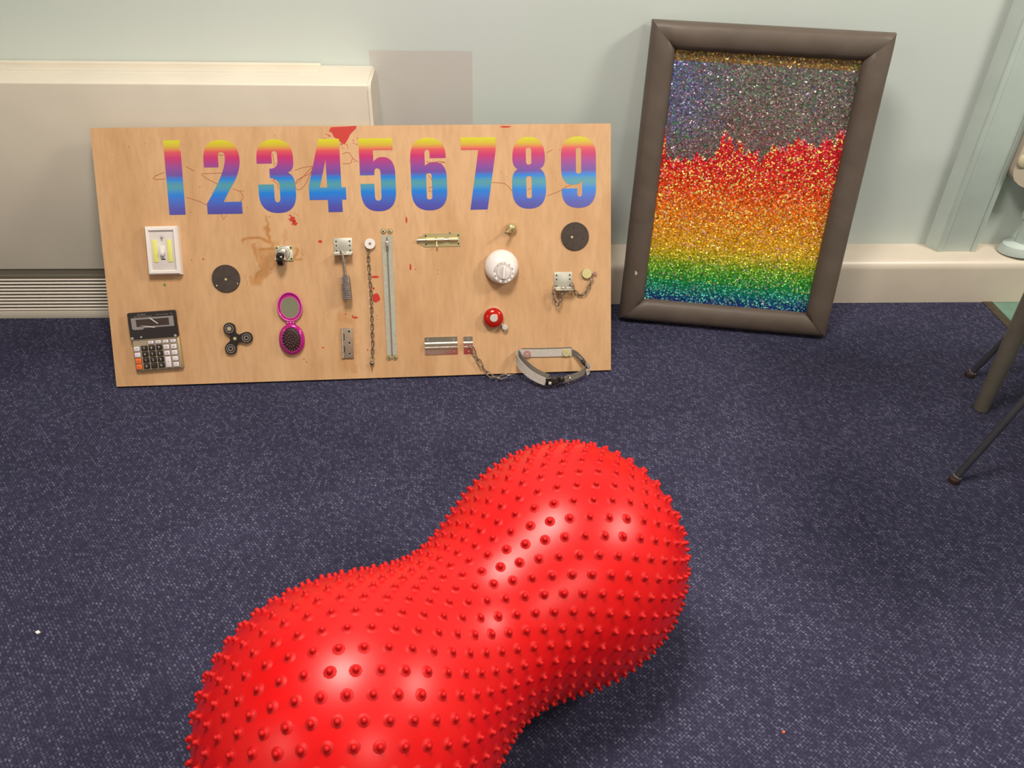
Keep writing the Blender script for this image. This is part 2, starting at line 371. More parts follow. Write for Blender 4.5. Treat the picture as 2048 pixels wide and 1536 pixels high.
for f_, t_ in legs:
    d = (t_-f_).normalized(); l = MB(1).tube([f_+d*.006-o3, t_-o3], .0078, 14).obj('leg', 'chairleg', ch)
    MB(1).lathe([(.0115, .0), (.0125, .004), (.0118, .011), (.009, .014)], 16, T=Matrix.Translation(f_-o3+Vector((.002, 0, 0)))).obj('rubber_foot', 'foot', l)
    MB(1).lathe([(.0092, .0), (.0092, .0016)], 16, T=Matrix.Translation(f_-o3+d*.0145) @ d.to_track_quat('Z', 'Y').to_matrix().to_4x4()).obj('collar', 'steel', l)
SQ = [TB+Vector((0, 0, .006)), mid(TB, .22)+Vector((.02, -.02, .006)), mid(TA, .22)+Vector((.03, .02, .006)), TA+Vector((0, 0, .006))]
MB(1).prism([((p-o3).x, (p-o3).y) for p in SQ], .428, .446).obj('seat', 'seat', ch)
b0, b1 = mid(TA, .22)-o3, TA-o3
MB(1).tube([(b1.x, b1.y, .43), (b1.x+.02, b1.y+.02, .60)], .009, 10).obj('back_post', 'chairleg', ch)
MB(1).tube([(b0.x, b0.y, .43), (b0.x+.02, b0.y+.02, .60)], .009, 10).obj('back_post', 'chairleg', ch)

MB(1).add([(p.x+.02, p.y+.02, z) for z in (.49, .595) for p in (b1, b0)]+[(p.x+.03, p.y+.035, z) for z in (.49, .595) for p in (b1, b0)], [[0, 1, 3, 2], [4, 5, 7, 6], [0, 1, 5, 4], [2, 3, 7, 6], [0, 2, 6, 4], [1, 3, 7, 5]]).obj('backrest', 'seat', ch, False)

# ================================================================== plywood activity board
k_ = (CAMH-.0058)/CAMH
BPSI, BTH = .0402, .4841
ba = Vector((math.cos(BPSI), math.sin(BPSI), 0)); bn0 = Vector((-math.sin(BPSI), math.cos(BPSI), 0))
bu = (math.sin(BTH)*bn0+math.cos(BTH)*Vector((0, 0, 1))); bz = ba.cross(bu)
C0 = Vector((0, 0, CAMH)); BO = C0+k_*(Vector((-.86162646, 1.62615229, 0))-C0)
BM = Matrix(((ba.x, bu.x, bz.x, BO.x), (ba.y, bu.y, bz.y, BO.y), (ba.z, bu.z, bz.z, BO.z), (0, 0, 0, 1))) @ Matrix.Scale(k_, 4)
BM = Matrix(((ba.x, bu.x, bz.x, BO.x), (ba.y, bu.y, bz.y, BO.y), (ba.z, bu.z, bz.z, BO.z), (0, 0, 0, 1)))
BW, BH = 1214.5, 604.
MM = .9955   # board millimetres were measured on a plane a hair nearer
def onb(name, label, cat, x, y, rz=0, z=0, group=None):
    return thing(name, label, cat, BM @ TR(x*MM*.001, y*MM*.001, z*.001, rz), group)
board = thing('activity_board', 'large plywood sensory board leaning against the heater, dotted with gadgets', 'board', BM)
STN = [([(322, 345), (343, 350), (367, 350), (385, 338)], 3.5, .3), ([(322, 348), (325, 338)], 2, .25), ([(383, 400), (386, 370), (393, 330)], 3.2, .3), ([(383, 370), (389, 345)], 6, .2), ([(362, 322), (398, 324)], 3.2, .3),
       ([(350, 335), (355, 303), (364, 275), (345, 250)], 3.5, .25), ([(364, 315), (395, 302), (378, 273), (350, 248)], 13, .16), ([(372, 300), (376, 270), (352, 244)], 9, .2), ([(400, 330), (395, 310), (405, 290)], 12, .14), ([(450, 322), (453, 308), (440, 300)], 3, .3), ([(441, 297), (462, 296)], 3, .25), ([(462, 320), (462, 305)], 2, .25), ([(396, 287), (388, 275)], 2.5, .3),
       ([(546, 159), (550, 90), (548, 50)], 5, .1), ([(577, 146), (577, 55)], 4, .1), ([(562, 148), (561, 40)], 24, .09), ([(551, 150), (575, 142)], 8, .13), ([(549, 52), (553, 26)], 7, .13), ([(568, 50), (574, 18)], 5, .14), ([(326, 262), (327, 235), (330, 228)], 1.6, .2), ([(338, 258), (340, 235)], 1.6, .18), ([(428, 345), (426, 368), (422, 330)], 4, .1)]
def segd(px, py, a, b):
    dx, dy = b[0]-a[0], b[1]-a[1]; t = max(0, min(1, ((px-a[0])*dx+(py-a[1])*dy)/(dx*dx+dy*dy+1e-9)))
    return math.hypot(px-a[0]-t*dx, py-a[1]-t*dy)
NX, NY = 405, 202
vs = [(BW*i/NX, BH*j/NY, 0) for j in range(NY+1) for i in range(NX+1)]
fs = [[j*(NX+1)+i, j*(NX+1)+i+1, (j+1)*(NX+1)+i+1, (j+1)*(NX+1)+i] for j in range(NY) for i in range(NX)]
me = bpy.data.meshes.new('panel_face'); me.from_pydata([(a*.001, b*.001, 0) for a, b, c in vs], [], fs); me.materials.append(M['ply'])
att = me.color_attributes.new('stain', 'FLOAT_COLOR', 'POINT')
cols = []
for (x, y, z) in vs:
    s_ = 0
    if 310 < x < 475 and 215 < y < 410 or 530 < x < 590 and 0 < y < 170:
        jx = 2.2*math.sin(x*.21+y*.13)+1.5*math.sin(y*.37-x*.11)
        for pl, rad, am in STN:
            d = min(segd(x/MM+jx, y/MM, pl[i], pl[i+1]) for i in range(len(pl)-1))
            t = max(0, min(1, (rad*1.25-d)/(rad*.5+.8))); s_ = max(s_, am*t)+.25*min(s_, am*t)
    s_ = min(s_, .42)
    cols += [1-.72*s_, 1-1.4*s_, 1-2.3*s_, 1]
att.data.foreach_set('color', cols)
link('panel_face', me, board)
MB().box(0, BW, 0, BH, -12, -.05, .6, 1).obj('panel_core', 'plyedge', board)
# red paint splashes, crayon lines, specks: thin marks on the face
def blob(x, y, r_, seed, star=.35, n_=26, sx=1, sy=1):
    rnd = random.Random(seed); ph = [rnd.uniform(0, 6.28) for _ in range(4)]
    return [(x*MM+r_*sx*(1+star*math.sin(3*a+ph[0])*.5+star*.5*math.sin(7*a+ph[1])+star*.35*math.sin(11*a+ph[2]))*math.cos(a), y*MM+r_*sy*(1+star*math.sin(4*a+ph[3])*.5+star*.4*math.sin(9*a+ph[1]))*math.sin(a)) for a in [2*PI*i/n_ for i in range(n_)]]
mb = MB()
mb.prism([(546, 601), (606, 603.5), (604, 597), (596, 590), (590, 584), (584, 573), (577, 563), (571, 563), (566, 568), (559, 574), (554, 577), (551, 580), (548, 588), (541, 592)], -.05, .35)
rs_ = random.Random(3)
for k in range(26):
    a = rs_.uniform(PI*.75, PI*1.9); rr = rs_.uniform(30, 44); x, y = 573+rr*math.cos(a)*1.0, 588+rr*.8*math.sin(a)
    if y < 602: mb.prism([(x, y), (x+1.1*math.sin(a), y-1.1*math.cos(a)), (x+rs_.uniform(3, 6)*math.cos(a), y+rs_.uniform(3, 6)*math.sin(a)*.8), (x-1.1*math.sin(a), y+1.1*math.cos(a))], -.05, .25)
mb.obj('paint_splash', 'paint', board, False)
mb = MB().prism(blob(446, 392, 7, 5, .4), -.05, .3).prism(blob(450, 383, 6, 9, .5), -.05, .3).prism(blob(441, 401, 2, 1), -.05, .3)
for a in (30, 70, 150, 190): mb.prism([(446+9*math.cos(R(a)), 394+9*math.sin(R(a))), (446.8+14*math.cos(R(a)), 394+14*math.sin(R(a))), (446+9.4*math.cos(R(a+8)), 394+9.4*math.sin(R(a+8)))], -.05, .25)
mb.obj('paint_splash', 'paint', board, False)
mb = MB().prism(blob(635, 199, 9.5, 11, .15, sy=1.15), -.05, .3)
mb.obj('paint_splash', 'paint', board, False)
mb = MB()
for (x, y, r_, sx, sy) in [(508, 338, 5, 1, .7), (717, 385, 3.2, .7, 2.4), (722, 272, 3.2, .7, 2.6), (734, 266, 1.4, 1, 1), (635, 250, 8, 1.3, .35), (630, 222, 3, 1, 1), (583, 152, 5, 1.2, .5), (576, 155, 3, .6, 1.2), (962, 601, 6, 2.2, .35), (230, 302, 2, 1, 1), (500, 80, 2.2, 1.3, .7), (452, 53, 1.6, 1, 1), (458, 46, 1.5, .8, 1.3), (608, 71, 1.6, .8, 1.6), (559, 161, 1.8, 1, 1), (1113, 240, 1.5, 1, 1), (1124, 215, 1.6, 1, 1), (409, 486, 1.8, 1, 1.4)]:
    mb.prism(blob(x, y, r_, int(x), .2, 12, sx, sy), -.05, .2)
mb.obj('paint_spots', 'paint', board, False)['kind'] = 'stuff'
mb = MB()
for l in [[(157, 505), (136, 497), (130, 491), (140, 489), (158, 490)], [(459, 506), (477, 512), (500, 515), (498, 504), (490, 496), (479, 492), (462, 483), (455, 470), (462, 460), (470, 462), (480, 471), (493, 494), (504, 513)], [(459, 474), (478, 492), (494, 508), (500, 514)], [(312, 465), (328, 459), (335, 448), (332, 440), (326, 437)], [(281, 405), (285, 394), (292, 404)], [(276, 542), (296, 543)], [(244, 501), (290, 502)], [(208, 518), (216, 513), (226, 507)], [(572, 542), (582, 546), (590, 544), (595, 534), (592, 522), (585, 519), (572, 520)], [(595, 532), (608, 523)], [(926, 471), (957, 469), (968, 460), (979, 446)], [(1062, 437), (1094, 449), (1108, 458), (1121, 462)], [(770, 523), (790, 516), (815, 520), (798, 522), (772, 515)], [(409, 544), (411, 530), (412, 516)], [(403, 484), (416, 476), (418, 463)], [(204, 447), (233, 437), (252, 427)], [(241, 500), (252, 490), (277, 477)], [(775, 490), (783, 478)], [(776, 462), (786, 462), (782, 452), (774, 452), (776, 462)], [(1062, 540), (1076, 546)], [(300, 508), (313, 509)], [(730, 525), (737, 521)], [(1014, 452), (1022, 456)], [(340, 580), (342, 545), (338, 520)][:1]*2]:
    if len(l) < 2 or l[0] == l[-1] and len(l) == 2: continue
    mb.tube([(x*MM, y*MM, .15) for x, y in l], .6, 5)
mb.obj('crayon_scribble', 'crayon', board)['kind'] = 'stuff'
mb = MB(); rs_ = random.Random(12)
for k in range(90):
    x, y = rs_.uniform(20, 1200), rs_.choice([rs_.uniform(20, 590), rs_.uniform(380, 590)]); mb.prism(blob(x, y, rs_.uniform(.4, 1.1), k, .2, 7, 1, rs_.uniform(.7, 1.8)), -.05, .12)
for x, y in [(788, 263), (788, 254), (734, 266), (406*.5, 300), (635, 155), (636, 147), (830, 340)]: mb.prism(blob(x, y, 1.2, int(x), .1, 8), -.05, .15)
mb.obj('dirt_specks', 'speck', board, False)['kind'] = 'stuff'
MB().prism(blob(135, 243, 3.2, 2, .08, 16), -.05, .3).obj('paint_dot', 'green', board, False)

# ---- number stickers (each outline in mm, 170 high)
def bzq(p0, p1, p2, n_=10): return [((1-t)**2*p0[0]+2*t*(1-t)*p1[0]+t*t*p2[0], (1-t)**2*p0[1]+2*t*(1-t)*p1[1]+t*t*p2[1]) for t in [i/n_ for i in range(1, n_+1)]]
def path(*seq):
    out = [seq[0]]
    for s_ in seq[1:]:
        if len(s_) == 2 and not hasattr(s_[0], '__len__'): out.append(s_)
        else: out += bzq(out[-1], s_[0], s_[1])
    return out
q = lambda a, b: (a, b)
slot = lambda x0, x1, y0, y1: path((x0, y0+6), q((x0, y0), ((x0+x1)/2, y0)), q((x1, y0), (x1, y0+6)), (x1, y1-6), q((x1, y1), ((x0+x1)/2, y1)), q((x0, y1), (x0, y1-6)))
six = [path((84, 123), (46, 123), (46, 134), q((46, 143), (40, 143)), q((34, 143), (34, 132)), (34, 105), q((42, 114), (56, 114)), q((85, 114), (85, 76)), (85, 46), q((85, 0), (43, 0)), q((0, 0), (0, 46)), (0, 122), q((0, 170), (42, 170)), q((84, 170), (84, 128))), slot(36, 49, 26, 88)]
G = {
 1: [[(0, 0), (37, 0), (38, 147), (33, 149), (36, 153), (38, 170), (0, 170)]],
 2: [path((0, 0), (82, 0), (82, 28), (40, 28), q((48, 45), (64, 68)), q((84, 98), (84, 125)), q((84, 170), (42, 170)), q((0, 170), (0, 124)), (0, 108), (34, 108), (34, 131), q((34, 143), (42, 143)), q((50, 143), (50, 131)), q((50, 112), (36, 84)), q((18, 50), (0, 24)))],
 3: [path((0, 67), (36, 67), (36, 36), q((36, 25), (42, 25)), q((49, 25), (49, 36)), (49, 62), q((49, 80), (28, 82)), (28, 103), q((48, 103), (48, 122)), (48, 132), q((48, 144), (42, 144)), q((35, 144), (35, 132)), (35, 115), (0, 115), (0, 125), q((0, 170), (42, 170)), q((84, 170), (84, 128)), (84, 118), q((84, 99), (70, 94)), q((86, 86), (86, 62)), (86, 46), q((86, 0), (44, 0)), q((0, 0), (0, 46)))],
 4: [[(0, 29), (42, 29), (42, 0), (75, 0), (75, 29), (85, 29), (85, 58), (75, 58), (75, 170), (28, 170), (0, 62)], [(25, 58), (42, 58), (42, 123)]],
 5: [path((0, 85), (0, 170), (82, 170), (82, 143), (34, 143), (34, 116), q((42, 127), (56, 127)), q((86, 127), (86, 86)), (86, 48), q((86, 0), (43, 0)), q((0, 0), (0, 48)), (0, 65), (34, 65), (34, 36), q((34, 25), (42, 25)), q((50, 25), (50, 36)), (50, 90), q((50, 101), (42, 101)), q((35, 101), (35, 90)), (35, 85))],
 6: six,
 7: [[(0, 170), (84, 170), (84, 140), (61, 0), (19, 0), (42, 141), (0, 141)]],
 8: [path((0, 122), q((0, 170), (42, 170)), q((84, 170), (84, 122)), (84, 118), q((84, 101), (71, 95)), q((86, 87), (86, 62)), (86, 46), q((86, 0), (42, 0)), q((-2, 0), (-2, 46)), (-2, 62), q((-2, 87), (13, 95)), q((0, 101), (0, 118))), slot(35, 49, 105, 145), slot(35, 49, 25, 78)],
 9: [[(85-x, 170-y) for x, y in l] for l in six]}
DX = {1: (161, 38), 2: (249, 83), 3: (371, 87), 4: (489, 87), 5: (611, 84), 6: (732, 86), 7: (854, 84), 8: (978, 83), 9: (1097, 86)}
names = ['one', 'two', 'three', 'four', 'five', 'six', 'seven', 'eight', 'nine']
for d in range(1, 10):
    cu = bpy.data.curves.new('g', 'CURVE'); cu.dimensions = '2D'; cu.fill_mode = 'BOTH'; cu.extrude = .00015
    wd = max(x for x, y in G[d][0])-min(x for x, y in G[d][0]); kx = DX[d][1]/wd
    for l in G[d]:
        sp = cu.splines.new('POLY'); sp.points.add(len(l)-1); sp.use_cyclic_u = True
        for pt, (x, y) in zip(sp.points, l): pt.co = (x*kx*.001*MM, y*.001*MM, 0, 1)
    o = bpy.data.objects.new('g', cu); me = bpy.data.meshes.new_from_object(o); bpy.data.objects.remove(o); bpy.data.curves.remove(cu)
    me.materials.clear(); me.materials.append(M['rainbow'])
    o = link('number_sticker', me); o.matrix_world = BM @ TR(DX[d][0]*MM*.001, .407*MM, .0003, 0)
    tag(o, 'rainbow gradient number %s sticker on the plywood board' % names[d-1], 'number sticker', 'number stickers along the top of the board')

# ------------------------------------------------------------------ gadgets on the board (mm, z out of the board)
def screw(parent, x, y, z, r_=2.6, m_='steel', name='screw'):
    return MB().lathe([(r_, 0), (r_*.8, r_*.35), (r_*.3, r_*.45)], 12, T=TR(x, y, z)).obj(name, m_, parent)
def hole(parent, x, y, z, r_=1.6): return MB().cyl(x, y, r_, z-.4, z+.12, 10).obj('screw_hole', 'dark', parent)
# push light
t = onb('push_light', 'white rectangular switch light with two yellow strips, top left of the board', 'light switch', 143, 324)
for a in [0]:
    mb = MB(); o1, o2, i1 = (38, 57), (36, 55), (27, 46)
    rect = lambda h, z: [(-h[0], -h[1], z), (h[0], -h[1], z), (h[0], h[1], z), (-h[0], h[1], z)]
    rings = [rect((38, 57), 0), rect((37.5, 56.5), 14), rect((36, 55), 17), rect((34, 53), 20.5), rect((29.5, 47.5), 21), rect((27.5, 45.5), 18), rect((26.5, 44.5), 15)]
    vs = [p for r_ in rings for p in r_]; fs = []
    for j in range(len(rings)-1):
        for i in range(4): fs.append([j*4+i, j*4+(i+1) % 4, (j+1)*4+(i+1) % 4, (j+1)*4+i])
    mb.add(vs, fs+[[3, 2, 1, 0]]).obj('housing', 'white', t, ang=20)
MB().box(-26.5, 26.5, -44.5, 44.5, 14, 16.2, .4).obj('front_plate', 'whiteshade', t)
for s_ in (-1, 1): MB().box(s_*16.5-5.2, s_*16.5+5.2, -27, 25, 16, 18, .8).obj('light_strip', 'ledyellow', t)
MB().box(-5.5, 5.5, -7, 11, 16, 18.5, .8).obj('switch_surround', 'white', t)
MB().box(-4, 4, -3, 6, 17, 26, 1.2, T=Matrix.Translation((0, -3, 0)) @ Matrix.Rotation(R(14), 4, 'X')).obj('toggle', 'white', t)
MB().cyl(0, 29, 3.4, 16.1, 16.4, 14).box(-1.8, 1.8, 22.5, 26, 16.1, 16.4).obj('bulb_print', 'inkgrey', t)
mb = MB()
for a in range(0, 181, 30): mb.box(4.8, 7.4, -.3, .3, 16.1, 16.35, T=Matrix.Translation((0, 29, 0)) @ Matrix.Rotation(R(a), 4, 'Z'))
mb.obj('bulb_rays', 'inkgrey', t, False)
MB().box(-5, 5, -21.5, -18.5, 16.1, 16.4).obj('print_bar', 'inkdark', t)
link('print_lines', join([text_mesh('SWITCH', 3.2, 16.3, 0, -11.5), text_mesh('LIGHT', 2.6, 16.3, 0, -15)], 'print_lines'), t)
# calculator
t = onb('calculator', 'desk calculator with black tilted display and orange, white and black keys', 'calculator', 106, 110, R(2.6))
mb = MB(); rings = []
def rrect(hx, y0, y1, z, r_=5, n_=4):
    out = []
    for cx, cy, a0 in ((hx-r_, y0+r_, -90), (hx-r_, y1-r_, 0), (-hx+r_, y1-r_, 90), (-hx+r_, y0+r_, 180)):
        for i in range(n_+1): a = R(a0+90*i/n_); out.append((cx+r_*math.cos(a), cy+r_*math.sin(a), z))
    return out
def loft(rings, name, m_, parent, ang=30):
    n_ = len(rings[0]); vs = [p for r_ in rings for p in r_]; fs = []
    for j in range(len(rings)-1):
        for i in range(n_): fs.append([j*n_+i, j*n_+(i+1) % n_, (j+1)*n_+(i+1) % n_, (j+1)*n_+i])
    fs += [list(range(n_))[::-1], [(len(rings)-1)*n_+i for i in range(n_)]]
    return MB().add(vs, fs).obj(name, m_, parent, ang=ang)
loft([rrect(55, -71, 40, 0), rrect(56, -71.5, 40, 3), rrect(55.5, -71, 40, 9), rrect(52.5, -67, 38, 12, 4)], 'case', 'champagne', t)
loft([rrect(56, 7, 71, 9, 4), rrect(56, 7, 71, 15, 4), rrect(55, 8, 70, 17, 4)], 'display_housing', 'black', t)
P_ = [(-48, 33), (-44, 30), (-24, 30), (-20, 33.5), (50, 33.5), (50, 58), (-48, 58)]
MB().prism(P_, 17, 17.5).obj('display_bezel', 'greyplastic', t, False)
MB().box(-37, 39, 37, 54, 17.4, 17.8).obj('screen', 'lcd', t)
MB().prism([(-30, 40), (-5, 34), (4, 32.5), (6, 34), (-8, 37)], 17.9, 18.05).prism([(-8, 58), (-2, 56), (14, 42), (12, 41)], 17.9, 18.05).obj('scratch', 'inklight', t, False)
link('model_lettering', join([text_mesh('KK-800A', 5.2, 17.1, -22, 65), text_mesh('ELECTRONIC CALCULATOR', 3.3, 17.1, -20, 60.5), text_mesh('TWO-WAY POWER', 3.2, 17.1, 25, 62.5), text_mesh('12', 5, 17.1, 46, 63)], 'model_lettering'), t).data.materials[0] = M['inkgrey']
MB().box(-32, -28, 11, 13.5, 16.9, 17.3).obj('status_print', 'inklight', t)
for s_ in (-51, 49): screw(t, s_, 10, 17, 3.4)
MB().box(51.2, 55.2, -64, 5, 8, 12.6, 1).obj('side_glint', 'gold', t)  # yellow light on the case's side bevel, put in as a gold strip
cx = [-45, -27.7, -10.4, 6.9, 24.2, 41.5]; ry = [-59, -44.5, -30, -15.5, -2.2]
keys = []
for r_, row in enumerate(['0.%', '123', '456', '789']):
    for c, s_ in enumerate(row): keys.append((cx[c+1], ry[r_], 13.5, 12, 'key_black', s_, 'inklight'))
for c, s_ in zip(range(2, 6), ['MC', 'MR', 'M-', 'M+']): keys.append((cx[c], ry[4], 13, 7.5, 'key_white', s_, 'inkdark'))
for r_, s_ in zip((3, 2), ('OFF', '+/-')): keys.append((cx[0], ry[r_], 13.5, 11, 'key_white', s_, 'inkdark'))
for r_, s_ in zip((1, 0), ('CE', 'AC')): keys.append((cx[0], ry[r_], 13.5, 12, 'key_orange', s_, 'inkdark'))
for r_, s_ in zip((3, 2), ('%', 'x')): keys.append((cx[4], ry[r_], 13, 11, 'key_white', s_, 'inkdark'))
keys.append((cx[4], (ry[0]+ry[1])/2, 13, 26, 'key_white', '+', 'inkdark'))
for r_, s_ in zip((3, 2, 1, 0), ('\u221a', '\u00f7', '-', '=')): keys.append((cx[5], ry[r_], 13, 11, 'key_white', s_, 'inkdark'))
for (x, y, wd, hh, m_, s_, im) in keys:
    MB().box(-wd/2-.35, wd/2+.35, -hh/2-.35, hh/2+.35, 11.5, 12.15).obj('key_well', 'key_black', t).location = (x*.001, y*.001, 0)
    o = MB().box(-wd/2, wd/2, -hh/2, hh/2, 12, 16, 1.1, 2).obj('key', m_, t); o.location = (x*.001, y*.001, 0)
    link('key_print', text_mesh(s_, 7.5 if len(s_) == 1 else 4.4, 16.05, 0, 0, .03, im), o)
MB().cyl(-40, 3, 2.6, 12, 12.15, 12).obj('emblem', 'inkgrey', t)
# two dark discs
for (x, y, r_, lb) in ((280, 254.5, 33, 'dark brown round disc left of the caster on the board'), (1129.5, 338, 34.5, 'dark brown round disc under the number 9 on the board')):
    t = onb('felt_disc', lb, 'disc', x, y, group='dark discs on the board')
    MB().lathe([(r_, 0), (r_, 3), (r_-1, 4)], 48).obj('disc', 'brownblack', t)
    sxx = 0 if x < 500 else -8
    screw(t, sxx, -2, 4, 3.4, 'palebrass')
    if x < 500: MB().cyl(-22, -16, 1.7, 4, 4.3, 10).cyl(27, -12, 1.4, 4, 4.2, 10).obj('mark', 'inklight', t)
    MB().cyl(-3, 21, 1.6, 3.8, 4.15, 10).cyl(20, -6, 1.6, 3.8, 4.15, 10).cyl(-20, -18, 1.4, 3.8, 4.1, 10).obj('mark', 'dark', t)
# fidget spinner
t = onb('fidget_spinner', 'black three-lobed fidget spinner screwed to the board', 'spinner', 292, 110)
SA = [R(116), R(2), R(244)]
prs = []
lob = 27; rl = 14.2; n_ = 120
def spin_r(a):
    best = 12.5
    for s_ in SA:
        d = (a-s_+PI) % (2*PI)-PI
        if abs(d) < math.asin(rl/lob): best = max(best, lob*math.cos(d)+math.sqrt(max(0, rl*rl-(lob*math.sin(d))**2)))
    return best
raw = [spin_r(2*PI*i/n_) for i in range(n_)]
for _ in range(3): raw = [max(raw[i], (raw[i-1]+raw[(i+1) % n_])/2*.995) if raw[i] < 30 else raw[i] for i in range(n_)]
def sring(z, k): return [((raw[i]-k)*math.cos(2*PI*i/n_), (raw[i]-k)*math.sin(2*PI*i/n_), z) for i in range(n_)]
loft([sring(2, 0), sring(8, 0), sring(9.5, 1.4)], 'body', 'black', t)
for s_ in SA:
    x, y = lob*math.cos(s_), lob*math.sin(s_)
    MB().lathe([(10.5, 9.4), (10.5, 10), (8.9, 10), (8.9, 9.3)], 28, cx=x, cy=y, cap0=False, cap1=False).obj('ring', 'nickel', t)
    MB().lathe([(6, 9.2), (6, 10.1), (3.6, 10.1), (3.6, 8.5)], 24, cx=x, cy=y, cap0=False).obj('ring', 'nickel', t)
    MB().cyl(x, y, 3.5, 8.6, 9.9, 16).obj('bearing_hole', 'black' if s_ != SA[0] else 'palebrass', t)
MB().lathe([(4, 9.4), (4, 10.8), (1.5, 11), (1.3, 10.5)], 20).obj('centre_screw', 'palebrass', t)
MB().cyl(0, 0, 6, 0, 2.2, 16).obj('spacer', 'black', t)
# caster
t = onb('caster_wheel', 'small swivel caster with dark wheel on a zinc plate', 'caster', 421, 311)
loft([rrect(21, -18, 18, 0, 4), rrect(21, -18, 18, 2, 4), rrect(20.5, -17.5, 17.5, 2.4, 4)], 'plate', 'steel', t)
for x, y in ((-17, 13.5), (17, 13.5), (17, -13), (-17, -13)):
    MB().lathe([(4.6, 2.2), (4.6, 3.2), (2.2, 3.4), (2.0, 2.0)], 16, cx=x, cy=y, cap0=False).obj('screw_eye', 'palebrass', t); MB().cyl(x, y, 2, 2.2, 2.6, 12).obj('screw_hole', 'dark', t)
MB().lathe([(16.5, 2.2), (16.5, 5), (15, 7.5), (12.2, 8), (11.8, 7), (10.6, 7), (10, 9), (8, 10), (4.5, 10.5)], 36, cx=-2, cy=1).obj('swivel_race', 'steel', t)
for s_ in (-1, 1):
    MB().prism([(0+5, 8), (-12, 8), (-19, 30), (-16, 36), (-9, 34), (8, 12)], -.8, .8, T=Matrix(((0, 0, 1, -4+s_*10.5), (1, 0, 0, 2), (0, 1, 0, 0), (0, 0, 0, 1)))).obj('fork', 'nickel', t)
MB().lathe([(12, -7.5), (15.6, -6), (16.4, -3), (16.4, 3), (15.6, 6), (12, 7.5)], 32, T=Matrix.Translation((-4, -13, 27)) @ Matrix.Rotation(PI/2, 4, 'Y')).obj('wheel', 'blackgloss', t)
MB().lathe([(2.3, -12.8), (2.3, 12.8)], 12, T=Matrix.Translation((-4, -13, 27)) @ Matrix.Rotation(PI/2, 4, 'Y')).obj('axle', 'palebrass', t)
# compact brush
t = onb('folding_hairbrush', 'magenta folding brush opened to show its round mirror', 'hairbrush', 427, 140)
def ell(z, rx, ry, cy, n_=44): return [(rx*math.cos(2*PI*i/n_), cy+ry*math.sin(2*PI*i/n_), z) for i in range(n_)]
loft([ell(0, 26, 32, 43), ell(3, 29.5, 35, 43), ell(7, 29.5, 35, 43), ell(8.5, 28, 33.5, 43), ell(8, 26.5, 32, 43), ell(5.5, 25.5, 31, 43)], 'mirror_lid', 'magenta', t, 50)
MB().tube([(29*math.cos(2*PI*i/44), 43+34.4*math.sin(2*PI*i/44), 7.8) for i in range(44)], 1.7, 6, True).obj('lid_rim', 'pink', t)
MB().tube([(22.6*math.cos(2*PI*i/44), 41+26*math.sin(2*PI*i/44), 6) for i in range(44)], .9, 6, True).obj('mirror_rim', 'pink', t)
loft([ell(5.4, 22, 25.6, 41), ell(6, 22, 25.6, 41)], 'mirror', 'mirror', t)
MB().tube([(-11, 4, 6), (11, 4, 6)], 3, 12).obj('hinge', 'magenta', t)
for x in (-7, 0, 7): MB().tube([(x-1.8, 4.2, 6.2), (x+1.8, 4.2, 6.2)], 3.2, 12).obj('hinge_knuckle', 'pink', t)
loft([ell(0, 27, 34, -36), ell(4, 30.5, 38, -36), ell(9, 30.5, 38, -36), ell(12.5, 27, 34, -36), ell(13, 23, 30, -36), ell(11, 22, 29, -36)], 'brush_base', 'magenta', t, 50)
loft([ell(10, 21.5, 28.5, -36), ell(13, 20.5, 27.5, -36), ell(15, 16, 22, -36), ell(15.8, 9, 13, -36)], 'cushion', 'cushion', t, 50)
pin = MB().lathe([(.55, 0), (.5, 9), (1.0, 9.4), (1.1, 10.2), (.5, 11)], 6).mesh('bristle', 'tip')
for (k, (rx, ry)) in enumerate([(0, 0), (5.5, 7.5), (10.8, 15), (16.5, 22.5), (20, 27)]):
    cnt = [1, 7, 13, 19, 24][k]
    for i in range(cnt):
        a = 2*PI*(i+.5*(k % 2))/cnt; o = link('bristle', pin, t); x, y = rx*math.cos(a), ry*math.sin(a)
        o.matrix_local = Matrix.Translation((x*.001, (y-36)*.001, (15-k*.6-(2 if k == 4 else 0))*.001)) @ Matrix.Rotation(-y*.012, 4, 'X') @ Matrix.Rotation(x*.012, 4, 'Y')
# hasp with padlock
def hasp(x, y, wd, hh, label):
    t = onb('hasp_plate', label, 'hasp', x, y, group='zinc hasps on the board')
    MB().box(-wd/2, wd/2, -hh/2, hh/2, 0, 1.8, .5).obj('back_leaf', 'steel', t)
    MB().tube([(-wd/2, -hh/2-1, 3), (wd/2, -hh/2-1, 3)], 2.6, 12).obj('barrel', 'steel', t)
    MB().box(-wd/2+.5, wd/2-.5, -1, 1, 0, 26, .5, T=Matrix.Translation((0, -hh/2-2, 2)) @ Matrix.Rotation(R(8), 4, 'X')).obj('folded_leaf', 'steel', t)
    MB().tube([(-5, -hh/2+1, 2), (-5, -hh/2-2, 12), (-4, -hh/2-4, 17), (4, -hh/2-4, 17), (5, -hh/2-2, 12), (5, -hh/2+1, 2)], 1.8, 10).obj('staple', 'nickel', t)
    for sx_ in (-1, 1):
        for yy in (hh/2-8, hh/2-18, -hh/2+4): 
            MB().lathe([(3.1, 1.7), (2.9, 2.2), (1.6, 2.0)], 14, cx=sx_*(wd/2-6), cy=yy, cap1=False).obj('screw', 'steel', t); hole(t, sx_*(wd/2-6), yy, 2.2, 1.9)
    return t
hasp(562, 328, 44, 34, 'zinc hasp plate holding the hanging padlock')
t = onb('padlock', 'laminated padlock hanging by a long shackle from the left hasp', 'padlock', 562, 304)
